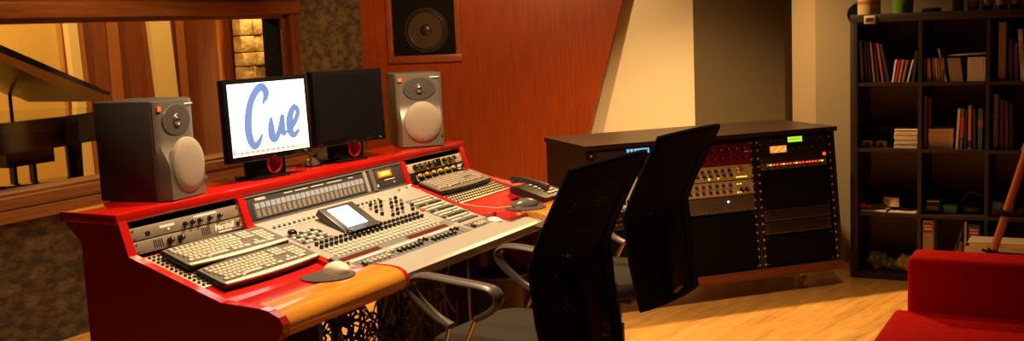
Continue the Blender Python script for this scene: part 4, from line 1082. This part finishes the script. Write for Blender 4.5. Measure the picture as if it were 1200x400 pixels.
# row 1 cubby 2
g2 = 'disc cases in the second cubby of the top row'
for k in range(9):
    book(0.392 + k * 0.0125, ZR[1], 0.009, 0.128, [DK_, (0.3, 0.22, 0.16), W_, DK_, (0.5, 0.3, 0.2), W_, (0.45, 0.38, 0.28), (0.4, 0.33, 0.24), (0.3, 0.22, 0.15)][k], 'thin disc case in the leaning run, left half of second top cubby', -4 if k > 1 else 0, d=0.14, name='disc_case', cat='disc case', group=g2)
book(0.500, ZR[1], 0.008, 0.185, W_, 'tall pale slim booklet leaning above disc cases in second top cubby', -13, name='booklet', cat='booklet')
for k in range(6):
    book(0.526 + k * 0.011, ZR[1], 0.0095, 0.126, (0.26 + 0.03 * (k % 2), 0.17, 0.10), 'brown disc case in tight leaning block, middle of second top cubby', -8, d=0.14, name='disc_case', cat='disc case', group='brown disc cases in the second top cubby')
for k in range(9):
    book(0.612 + k * 0.0100, ZR[1], 0.0088, 0.128, (0.52, 0.38, 0.27), 'upright pale disc case in the neat row at right of second top cubby', 0, d=0.14, name='disc_case', cat='disc case', group='neat pale disc cases in the second top cubby')
o = B(); o.box((0, 0, 0), (0.19, 0.14, 0.008), bev=0.001); o = o.build('folder', bm_(0.35, 0.26, 0.18)); o.matrix_world = MS @ T(0.510, 0.04, ZR[1] + 0.136) @ Ry(-2); tag(o, 'flat pale folder lying across the tops of discs in second top cubby', 'folder')
# row 1 cubby 3
book(0.762, ZR[1], 0.040, 0.31, (0.33, 0.19, 0.08), 'tall brown box file in the third cubby of top row', 0, d=0.25, name='box_file', cat='box file')
for (x, w, h, c, lab) in ((0.815, 0.022, 0.22, DK_, 'dark book right of the tall brown box file, top row'), (0.842, 0.020, 0.20, (0.12, 0.10, 0.10), 'charcoal book next to the white spined book, top row'),):
    book(x, ZR[1], w, h, c, lab, -1)
book(0.872, ZR[1], 0.026, 0.27, (0.5, 0.42, 0.30), 'tall white spined book with dark lettering, third cubby of top row', -4, spine=(0.05, 0.04, 0.04), txt='THE RECORDING')
book(0.920, ZR[1], 0.022, 0.20, BL_, 'blue book right of the white spined book, top row', -4)
book(0.950, ZR[1], 0.024, 0.24, (0.05, 0.20, 0.25), 'teal book at right of third top cubby', -4)
# row 2 cubby 1
def boxthing(name, label, cat, x, z, w, d, h, m, y=0.05, rz=0, bev=0.002):
    b = B(); b.m(m); b.box((0, 0, 0), (w, d, h), bev=bev); o = b.build(name); o.matrix_world = MS @ T(x, y, z) @ Rz(rz); return tag(o, label, cat)
def adapter(label, x):
    t = thing('plug_adapter', label, 'adapter', M=MS @ T(x, 0.05, ZR[2]) @ Rz(8))
    b = B(); b.prism([(0, 0), (0.012, 0), (0.018, 0.014), (0.042, 0.014), (0.048, 0), (0.060, 0), (0.060, 0.03), (0.05, 0.038), (0.01, 0.038), (0, 0.03)], 'y', 0, 0.05); b.build('shell', mat('dull_white', (0.42, 0.36, 0.27), 0.5), t, False)
    b = B(); b.box((0.022, -0.002, 0.02), (0.038, 0, 0.03)); b.build('socket', BLK, t, False)
adapter('small white notched adapter at far left of second row', 0.055); adapter('small white notched adapter next to the paper bundles, left cubby', 0.130)
sb = thing('small_speaker', 'small black box speaker behind the white adapters in second row', 'speaker', M=MS @ T(0.135, 0.16, ZR[2]))
b = B(); b.box((0, 0, 0), (0.11, 0.1, 0.115), bev=0.004); b.build('cabinet', BLK, sb)
b = B(); b.lathe([(0.04, 0), (0.038, 0.003), (0.01, 0.001)], T(0.055, 0, 0.055) @ Rx(90)); b.build('cone', BLKM, sb)
def bundle(x, n, hh, w, group, lab):
    b = B(); b.m(mat('paper_bundle', (0.80, 0.68, 0.52), 0.7)); random.seed(n)
    zz = 0
    for q in range(5): hq = hh / 5; b.box((random.uniform(-0.002, 0.002), random.uniform(0, 0.004), zz + 0.0004), (w + random.uniform(-0.002, 0.002), 0.14, zz + hq - 0.0004)); zz += hq
    o0 = b.build('paper_bundle', None, None, False); me = o0.data; bpy.data.objects.remove(o0)
    names = ['bottom', 'second', 'third', 'top']
    for k in range(n):
        o = bpy.data.objects.new('paper_bundle', me); C.objects.link(o); o.matrix_world = MS @ T(x + (0.003 if k % 2 else 0), 0.04, ZR[2] + k * (hh + 0.0005)) @ Rz(random.uniform(-1.5, 1.5))
        tag(o, lab % names[k if k < n - 1 else 3], 'paper bundle', group)
bundle(0.232, 4, 0.026, 0.122, 'white paper bundles in the left cubby of second row', 'white paper bundle, %s of the stack in left cubby, second row')
# row 2 cubby 2
book(0.392, ZR[2], 0.016, 0.29, (0.22, 0.02, 0.02), 'dark red tall book at far left of second cubby, second row', 0)
book(0.412, ZR[2], 0.014, 0.28, (0.14, 0.03, 0.03), 'maroon tall book behind white paper bundles, second cubby', 0, y=0.05)
bundle(0.408 + 0.005, 4, 0.027, 0.125, 'white paper bundles in the second cubby of second row', 'white paper bundle, %s of the stack in second cubby, second row')
for (x, w, h, c, l, lab, bd) in ((0.552, 0.018, 0.222, (0.55, 0.42, 0.30), 3, 'cream book leaning right of the paper bundles, second row', None),
    (0.574, 0.018, 0.222, (0.10, 0.10, 0.20), 2, 'navy book with a red label right of the cream one, second row', (0.3, 0.8, R_)),
    (0.596, 0.016, 0.215, K_, 1, 'black book left of the orange red one, second row', None),
    (0.616, 0.020, 0.240, (0.50, 0.12, 0.05), 0, 'orange red tall book in the second cubby, second row', (0.05, 0.2, K_)),
    (0.642, 0.018, 0.220, K_, -1, 'black book right of the orange red one, second row', None),
    (0.666, 0.026, 0.222, (0.05, 0.09, 0.07), 0, 'dark green book with red band at right of second cubby', (0.55, 0.72, R_))):
    book(x, ZR[2], w, h, c, lab, l, band=bd)
# row 2 cubby 3
t = thing('spiral_notebook', 'tall notebook with pale spiral binding in third cubby, second row', 'notebook', M=MS @ T(0.745, 0.03, ZR[2]))
b = B(); b.box((0, 0.006, 0), (0.022, 0.2, 0.30)); b.build('cover', bm_(0.2, 0.1, 0.05), t, False)
b = B(); b.m(bm_(0.6, 0.45, 0.28))
for k in range(22): b.tube([(0.011 + 0.009 * math.cos(a_), 0.006 + 0.008 * math.sin(a_), 0.012 + k * 0.0132) for a_ in [2 * PI * q / 8 for q in range(8)]], 0.002, 4, closed=True)
b.build('spiral_binding', None, t)
book(0.775, ZR[2], 0.022, 0.27, DK_, 'dark book next to the spiral notebook, third cubby', 0); book(0.802, ZR[2], 0.016, 0.26, (0.28, 0.03, 0.03), 'deep red book in third cubby of second row', -1); book(0.824, ZR[2], 0.02, 0.25, K_, 'black book right of the deep red one, third cubby', -1)
book(0.880, ZR[2], 0.012, 0.22, (0.45, 0.40, 0.33), 'white magazine leaning far to the right, behind the wooden pole', 22, name='magazine', cat='magazine', spine=(0.08, 0.08, 0.08), txt='MUSIC')
# row 3 cubby 1
def sheet(label, x, w, d, y, z, rz, m=None):
    b = B(); b.m(m or WHITE); b.box((0, 0, 0), (w, d, 0.004)); b.box((0.004, 0.003, 0.004), (w - 0.003, d - 0.004, 0.008)); o = b.build('papers', None, None, False); o.matrix_world = MS @ T(x, y, z) @ Rz(rz); tag(o, label, 'papers')
PAPD = mat('paper_dull', (0.55, 0.45, 0.36), 0.8)
sheet('loose white papers lying at left in the third row cubby', 0.055, 0.14, 0.2, 0.01, ZR[3], 2, PAPD); sheet('loose white papers lying at right in the third row cubby', 0.205, 0.15, 0.2, 0.015, ZR[3], -3, PAPD)
o = B(); o.sph((0, 0, 0), 0.018, (1, 1, 1)); o.box((0.01, -0.01, -0.01), (0.05, 0.01, 0.005), bev=0.004); o = o.build('torch', mat('bright_red_plastic', (0.55, 0.02, 0.02), 0.4)); o.matrix_world = MS @ T(0.060, 0.06, ZR[3] + 0.027); tag(o, 'small red round ended torch at far left of third row', 'torch')
b = B(); random.seed(8)
b.grid(lambda a, c_: (a * 0.17, c_ * 0.10, 0.012 + 0.028 * math.sin(PI * a) * math.sin(PI * c_) + 0.006 * math.sin(a * 17 + c_ * 9)), 18, 10)
o = b.build('cloth', mat('grey_cloth', (0.10, 0.085, 0.07), 0.9)); o.matrix_world = MS @ T(0.07, 0.04, ZR[3]); tag(o, 'crumpled grey cloth on the papers in third row, left cubby', 'cloth')
cap = thing('cap', 'dark cap with pale front panel resting in left cubby, third row', 'cap', M=MS @ T(0.235, 0.14, ZR[3] + 0.010))
b = B(); b.lathe([(0.088, 0.0), (0.087, 0.03), (0.075, 0.065), (0.045, 0.085), (0.005, 0.09)], seg=24); b.build('crown', BLKM, cap)
b = B(); b.grid(lambda a, c_: ((0.085 + 0.002 - 0.010 * c_) * math.cos(-2.7 + 1.4 * a), (0.091 - 0.010 * c_) * math.sin(-2.7 + 1.4 * a), 0.018 + 0.052 * c_), 12, 6); b.build('front_panel', mat('tan_patch', (0.45, 0.30, 0.17), 0.8), cap)
b = B(); b.grid(lambda a, c_: ((0.088 + 0.05 * c_ * math.sin(PI * a)) * math.cos(-1.4 + 1.5 * a), (0.088 + 0.05 * c_ * math.sin(PI * a)) * math.sin(-1.4 + 1.5 * a), 0.012 - 0.008 * c_), 12, 5); b.build('brim', BLKM, cap)
# row 3 cubby 2
vx = thing('small_amplifier', 'little black amplifier box with silver top and white letters in third row', 'amplifier', M=MS @ T(0.395, 0.05, ZR[3]))
b = B(); b.box((0, 0, 0), (0.085, 0.06, 0.062), bev=0.003); b.build('body', BLK, vx)
b = B(); b.box((0.008, 0.004, 0.062), (0.078, 0.056, 0.072), bev=0.002); b.build('control_panel', mat('dull_silver', (0.4, 0.35, 0.28), 0.35, metal=0.6), vx)
text('VOX', 0.026, mat('dim_white', (0.4, 0.36, 0.28), 0.5), vx, T(0.042, -0.0008, 0.030) @ UP)
boxthing('green_box', 'small green box beside the little black amplifier, third row', 'box', 0.493, ZR[3], 0.070, 0.06, 0.050, mat('green_card', (0.05, 0.22, 0.04), 0.5))
cb = thing('camera_bag', 'bulky black equipment bag at right of second cubby, third row', 'bag', M=MS @ T(0.580, 0.06, ZR[3]))
b = B(); b.box((0, 0, 0), (0.115, 0.14, 0.075), bev=0.02, seg=4); b.build('body', BLKM, cb)
b = B(); b.box((0.02, -0.004, 0.012), (0.095, 0.004, 0.038), bev=0.003); b.build('pocket', BLK, cb)
b = B(); b.tube([(0.01, 0.05, 0.07), (0.02, 0.04, 0.105), (0.06, 0.035, 0.122), (0.10, 0.04, 0.105), (0.11, 0.05, 0.07)], 0.006, 8); b.build('handle', BLK, cb)
hp = thing('headphones', 'black headphones lying behind the green box, third row', 'headphones', M=MS @ T(0.525, 0.18, ZR[3]))
b = B(); b.tube([(0.065 * math.cos(PI * k / 12), 0, 0.05 + 0.065 * math.sin(PI * k / 12)) for k in range(13)], 0.007, 8); b.build('headband', BLKG, hp)
for sx_ in (-1, 1): b = B(); b.cyl((sx_ * 0.065 - 0.012, 0, 0.042), (sx_ * 0.065 + 0.012, 0, 0.042), 0.036, seg=20); b.build('ear_cup', BLKG, hp)
# row 3 cubby 3 : boxed things
boxthing('game_box', 'flat red box at the bottom of the pile in third cubby, third row', 'box', 0.738, ZR[3], 0.11, 0.12, 0.034, bm_(0.35, 0.05, 0.04))
boxthing('game_box', 'white and blue box resting on the flat red box, third row', 'box', 0.742, ZR[3] + 0.0345, 0.05, 0.10, 0.042, bm_(0.10, 0.22, 0.32))
boxthing('game_box', 'pale box beside the blue box on the pile, third row', 'box', 0.796, ZR[3] + 0.0345, 0.05, 0.10, 0.036, bm_(0.4, 0.30, 0.24))
boxthing('game_box', 'dark blue box standing behind the pile in third cubby', 'box', 0.742, ZR[3], 0.10, 0.06, 0.11, bm_(0.03, 0.05, 0.12), y=0.20)
boxthing('small_case', 'black small case right of the pile in third cubby, third row', 'case', 0.865, ZR[3], 0.05, 0.1, 0.05, BLK)
sheet('pale papers in the third cubby behind the wooden pole', 0.925, 0.11, 0.18, 0.02, ZR[3], 0, PAPD)
# row 4 cubby 1 : plastic bags
def bag(label, x, y, z, sx_, sy_, sz_, m, seed):
    random.seed(seed); b = B(); q = bmesh.ops.create_icosphere(b.bm, subdivisions=3, radius=1.0)
    for v in q['verts']:
        k = 1 + 0.28 * math.sin(v.co.x * 5 + seed) * math.cos(v.co.y * 4 + seed * 2) + random.uniform(-0.14, 0.14)
        v.co = Vector((v.co.x * k * sx_, v.co.y * k * sy_, max(-0.9 * sz_, v.co.z * k * sz_)))
    o = b.build('plastic_bag', m, None, False); o.matrix_world = MS @ T(x, y, z + 0.9 * sz_); tag(o, label, 'plastic bag')
bag('crumpled clear brown plastic bag at left in bottom cubby', 0.125, 0.12, ZR[4], 0.05, 0.06, 0.050, mat('brown_film', (0.14, 0.10, 0.06), 0.3, coat=0.4), 1)
bag('crumpled grey plastic bag in the middle of bottom cubby', 0.205, 0.13, ZR[4], 0.060, 0.06, 0.028, mat('grey_film', (0.18, 0.15, 0.11), 0.25, coat=0.5), 2)
bag('crumpled yellow plastic bag in bottom cubby beside the sofa', 0.285, 0.10, ZR[4], 0.045, 0.05, 0.045, mat('yellow_film', (0.50, 0.36, 0.05), 0.35), 3)
# row 4 cubby 2
def binder(label, x, w, h, m, bandm, lean=0):
    t = thing('ring_binder', label, 'binder', M=MS @ T(x, 0.02, ZR[4]) @ Ry(lean))
    b = B(); b.box((0, 0, 0), (w, 0.28, h), bev=0.002); b.build('cover', m, t)
    b = B(); b.box((0.004, -0.001, h - 0.07), (w - 0.004, 0, h - 0.015)); b.build('label_top', bandm, t, False)
    b = B(); b.box((0.004, -0.001, 0.02), (w - 0.004, 0, h - 0.08)); b.build('label_body', mat('label_cream', (0.45, 0.36, 0.26), 0.6), t, False)
    b = B(); b.box((0.008, -0.0016, h - 0.055), (w - 0.008, -0.001, h - 0.045)); b.box((0.008, -0.0016, h - 0.038), (w - 0.008, -0.001, h - 0.030)); b.build('label_print', WHITE, t, False)
CRB = mat('binder_cream', (0.50, 0.40, 0.28), 0.5)
binder('cream ring binder with red top label left of the red sofa arm', 0.390, 0.055, 0.31, CRB, bm_(0.35, 0.03, 0.03))
book(0.505, ZR[4], 0.006, 0.29, BL_, 'blue thin folder leaning steeply in the bottom row', 18, name='folder', cat='folder'); book(0.520, ZR[4], 0.006, 0.25, G_, 'green thin folder leaning steeply in the bottom row', 16, name='folder', cat='folder')
book(0.545, ZR[4], 0.030, 0.20, (0.22, 0.08, 0.05), 'brown folder leaning behind the sofa in bottom row', 8, name='folder', cat='folder')
book(0.602, ZR[4], 0.018, 0.31, (0.52, 0.44, 0.34), 'white slim binder left of the blue binder, bottom row', 0, name='binder', cat='binder')
binder('blue ring binder with white and red label, bottom row', 0.626, 0.060, 0.30, mat('binder_blue', (0.03, 0.10, 0.35), 0.4), bm_(0.35, 0.03, 0.03))
# items on top of the shelf
ZT = 1.50
pt_ = thing('storage_tin', 'round tin with cream and red bands on top of the bookshelf', 'tin', M=MS @ T(0.085, 0.10, ZT))
b = B(); b.m(bm_(0.42, 0.30, 0.16)); b.cyl((0, 0, 0), (0, 0, 0.055), 0.062, seg=32); b.m(bm_(0.35, 0.10, 0.05)); b.cyl((0, 0, 0.055), (0, 0, 0.075), 0.0625, seg=32); b.m(bm_(0.42, 0.30, 0.16)); b.cyl((0, 0, 0.075), (0, 0, 0.15), 0.062, seg=32); b.build('body', None, pt_)
b = B(); b.cyl((0, 0, 0.15), (0, 0, 0.162), 0.065, seg=32); b.build('lid', bm_(0.2, 0.1, 0.06), pt_)
gp = thing('green_pot', 'green round pot on top of the bookshelf', 'pot', M=MS @ T(0.265, 0.10, ZT))
b = B(); b.lathe([(0.055, 0), (0.060, 0.10), (0.060, 0.13), (0.055, 0.13), (0.052, 0.02), (0.01, 0.02)], seg=28); b.build('body', mat('green_glaze', (0.10, 0.20, 0.02), 0.3), gp)
b = B(); b.tube([(0.060 * math.cos(2 * PI * k / 24), 0.060 * math.sin(2 * PI * k / 24), 0.13) for k in range(24)], 0.004, 6, closed=True); b.build('rim', mat('green_glaze_rim', (0.14, 0.26, 0.03), 0.3), gp)
ck = thing('digital_clock', 'small white digital clock on the top edge of the bookshelf', 'clock', M=MS @ T(0.078, -0.012, 1.446))
b = B(); b.box((0, 0, 0), (0.062, 0.0115, 0.046), bev=0.004); b.build('case', mat('clock_white', (0.62, 0.52, 0.36), 0.5), ck)
b = B(); b.box((0.009, -0.0008, 0.012), (0.053, 0.001, 0.034)); b.build('display', mat('lcd_grey', (0.10, 0.08, 0.055), 0.3), ck, False)
text('12:00', 0.014, BLK, ck, T(0.031, -0.0012, 0.023) @ UP, name='digits')
tb = thing('tambourine', 'black round drum skin hanging at left end of the bookshelf top', 'tambourine', M=MS @ T(0.012, 0.12, 1.475))
b = B(); b.cyl((0, -0.002, 0.0), (0, 0.04, 0.0), 0.062, seg=32); b.bm.free()
b = B(); b.cyl((-0.035, 0, 0), (-0.005, 0, 0), 0.001, seg=6); b.bm.free()
b = B(); b.tube([(-0.018 + 0.060 * math.cos(2 * PI * k / 32), 0.0, 0.060 * math.sin(2 * PI * k / 32) + 0.02) for k in range(32)], 0.008, 8, closed=True, up=(0, 1, 0)); b.bm.free()
Mtb = T(0.018, -0.02, 0.030)
b = B(); b.cyl((0, 0, 0), (0, 0.012, 0), 0.062, seg=36, M=Mtb); b.build('skin', BLKM, tb)
b = B(); b.tube([(0.062 * math.cos(2 * PI * k / 36), 0.006, 0.062 * math.sin(2 * PI * k / 36)) for k in range(36)], 0.007, 8, Mtb, closed=True, up=(0, 1, 0)); b.build('hoop', BLK, tb)
# little dark figures and bottles at the right
def bottle(label, x, y, m, h=0.11, r=0.03):
    t = thing('bottle', label, 'bottle', M=MS @ T(x, y, ZT), group='shiny dark bottles on top of the bookshelf')
    b = B(); b.lathe([(r * 0.9, 0), (r, 0.01), (r, h * 0.6), (r * 0.5, h * 0.78), (r * 0.35, h * 0.85), (r * 0.35, h)], seg=20); b.build('glass_body', m, t)
    b = B(); b.cyl((0, 0, h), (0, 0, h + 0.02), r * 0.42, seg=14); b.build('cap', BLK, t)
    b = B(); b.cyl((0, 0, h * 0.2), (0, 0, h * 0.5), r * 1.02, seg=20); b.build('label', bm_(0.3, 0.2, 0.1), t)
DG = mat('dark_bottle_glass', (0.02, 0.012, 0.008), 0.08, coat=1.0)
AG = mat('amber_bottle', (0.35, 0.16, 0.03), 0.1, coat=0.8)
for i, (x, m, lab) in enumerate(((0.63, AG, 'amber bottle at left of bottle row on the bookshelf top'), (0.70, DG, 'dark glossy bottle just right of the amber one, bookshelf top'), (0.77, DG, 'dark glossy bottle in the middle of the bottle row, bookshelf top'), (0.84, DG, 'dark glossy bottle fourth in the row, bookshelf top'))): bottle(lab, x, 0.10 + 0.01 * (i % 2), m)
boxthing('toy_car', 'low dark gadget on the bookshelf top right of the green pot', 'gadget', 0.37, ZT, 0.10, 0.06, 0.022, BLK, bev=0.008)
boxthing('black_box', 'upright black box between gadget and bottles, bookshelf top', 'box', 0.53, ZT, 0.05, 0.08, 0.10, BLK)

# ------------------------------------------------------------------ flight case, wooden pole
fc = thing('flight_case', 'silver edged pale flight case standing behind the sofa', 'flight case', M=T(6.10, 0.66, 0) @ Rz(-90))
b = B(); b.box((0, 0, 0), (0.75, 0.2, 0.30), bev=0.002); b.build('shell', mat('case_panel', (0.30, 0.23, 0.15), 0.5), fc)
b = B()
for (lo, hi) in (((-0.003, -0.003, 0.285), (0.753, 0.01, 0.303)), ((-0.003, -0.003, 0.235), (0.753, 0.004, 0.245)), ((-0.003, -0.003, 0), (0.012, 0.01, 0.30)), ((0.738, -0.003, 0), (0.753, 0.01, 0.30))): b.box(lo, hi)
b.build('metal_edging', SILV, fc, False)
for x in (0.10, 0.55): b = B(); b.box((x, -0.01, 0.22), (x + 0.05, -0.002, 0.265), bev=0.002); b.build('latch', SILV, fc)
b = B(); b.tube([(0.3, -0.004, 0.215), (0.3, -0.02, 0.218), (0.40, -0.02, 0.218), (0.40, -0.004, 0.215)], 0.005, 8); b.build('handle', BLK, fc)
wp = thing('wooden_stand', 'reddish wooden stand with black straps leaning behind the sofa', 'stand', loc=(5.9, 0, 0))
PW = mat('stand_wood', (0.30, 0.075, 0.022), 0.4)
b = B(); b.cyl((0, 0.60, 0.0), (0, 0.22, 1.35), 0.020, 0.017, 16); b.build('leg', PW, wp)
b = B(); b.cyl((0.02, -0.16, 0.0), (0.0, 0.20, 1.35), 0.020, 0.017, 16); b.build('leg', PW, wp)
b = B(); b.box((-0.02, 0.17, 1.33), (0.02, 0.25, 1.38), bev=0.006); b.build('head', PW, wp)
for zz in (0.50, 0.30):
    yy = 0.60 - 0.38 * zz / 1.35
    b = B(); b.tube([(0, yy + 0.05, zz + 0.008), (-0.022, yy, zz), (0, yy - 0.30, zz - 0.01)], 0.007, 8); b.cyl((0, yy + 0.008, zz - 0.012), (0, yy, zz + 0.012), 0.026, seg=16); b.build('strap', BLKM, wp)

# ------------------------------------------------------------------ sofa
so = thing('sofa', 'low red fabric sofa with block arm at the right edge', 'sofa', loc=(0, 0, 0))
def cushion(lo, hi, name, bev=0.025):
    b = B(); b.box(lo, hi, bev=bev, seg=5); return b.build(name, SOFA, so)
cushion((2.95, -0.16, 0.22), (4.27, 0.715, 0.40), 'seat_cushion')
cushion((1.62, -0.16, 0.22), (2.945, 0.715, 0.40), 'seat_cushion')
cushion((4.19, -0.40, 0.06), (4.37, 0.66, 0.625), 'arm', 0.022) if False else cushion((4.24, -0.40, 0.06), (4.42, 0.665, 0.605), 'arm', 0.022)
cushion((1.44, -0.40, 0.06), (1.62, 0.665, 0.605), 'arm', 0.022)
cushion((1.62, -0.40, 0.06), (4.24, -0.17, 0.72), 'backrest', 0.03)
cushion((1.62, -0.17, 0.06), (4.24, 0.66, 0.215), 'base', 0.01)
for x in (1.50, 4.34):
    for y in (-0.33, 0.58): b = B(); b.cyl((x, y, 0), (x, y, 0.065), 0.02, 0.025, 14); b.build('leg', BLK, so)

# ------------------------------------------------------------------ camera
cam = bpy.data.cameras.new('camera'); co = bpy.data.objects.new('camera', cam); C.objects.link(co)
cam.sensor_width = 36.0; cam.lens = 1300 / 1200 * 36.0; cam.clip_start = 0.05
a, roll = rad(28.7), rad(2.4)
p = math.atan(170 * math.cos(roll) / 1300)
F = Vector((math.cos(a) * math.cos(p), math.sin(a) * math.cos(p), -math.sin(p)))
Rt = Vector((math.sin(a), -math.cos(a), 0)); U = Rt.cross(F)
R2 = Rt * math.cos(roll) - U * math.sin(roll); U2 = U * math.cos(roll) + Rt * math.sin(roll)
Mc = Matrix(((R2.x, U2.x, -F.x, 0), (R2.y, U2.y, -F.y, 0), (R2.z, U2.z, -F.z, 1.52), (0, 0, 0, 1)))
co.matrix_world = Mc
bpy.context.scene.camera = co

# ------------------------------------------------------------------ lights
def light(kind, loc, power, col, size=0.1, target=None, angle=None, blend=0.5, name='ceiling_lamp'):
    l = bpy.data.lights.new(name, kind); l.energy = power; l.color = col
    if kind == 'SPOT': l.shadow_soft_size = size; l.spot_size = rad(angle); l.spot_blend = blend
    elif kind == 'POINT': l.shadow_soft_size = size
    elif kind == 'AREA': l.size = size
    o = bpy.data.objects.new(name, l); C.objects.link(o); o.location = loc
    d = (Vector(target) - Vector(loc)) if target else Vector((0, 0, -1))
    o.rotation_euler = d.to_track_quat('-Z', 'Y').to_euler()
    return o
WARM = (1.0, 0.61, 0.235); YEL = (1.0, 0.66, 0.24); NEUT = (1.0, 0.71, 0.42)
light('SPOT', (3.45, 2.15, 2.55), 285, NEUT, 0.05, (3.45, 2.30, 0.8), 115, 0.9)
light('SPOT', (2.45, 2.0, 2.55), 120, NEUT, 0.05, (2.5, 2.3, 0.8), 90, 0.8)
light('SPOT', (5.2, 3.0, 2.55), 190, WARM, 0.05, (6.8, 3.9, 1.1), 100, 0.9)
light('SPOT', (6.06, 2.37, 2.55), 400, WARM, 0.05, (5.9, 2.05, 0), 120, 0.8)
light('SPOT', (4.9, 0.9, 2.55), 70, WARM, 0.06, (5.0, 1.0, 0), 80, 0.9)
light('SPOT', (3.9, 3.9, 2.55), 105, WARM, 0.06, (4.0, 4.4, 0), 120, 0.9)
light('POINT', (4.4, 6.6, 2.45), 210, YEL, 0.1)
light('POINT', (7.2, 5.9, 2.5), 85, YEL, 0.1)
light('SPOT', (8.3, 6.9, 2.6), 200, YEL, 0.06, (8.5, 7.4, 1.3), 60, 0.6)
w = bpy.data.worlds.new('world'); bpy.context.scene.world = w; w.use_nodes = True
w.node_tree.nodes['Background'].inputs[0].default_value = (1.0, 0.6, 0.3, 1); w.node_tree.nodes['Background'].inputs[1].default_value = 0.0
vs = bpy.context.scene.view_settings
vs.view_transform = 'Standard'; vs.look = 'None'; vs.exposure = 0.0; vs.gamma = 1.0; vs.use_curve_mapping = False
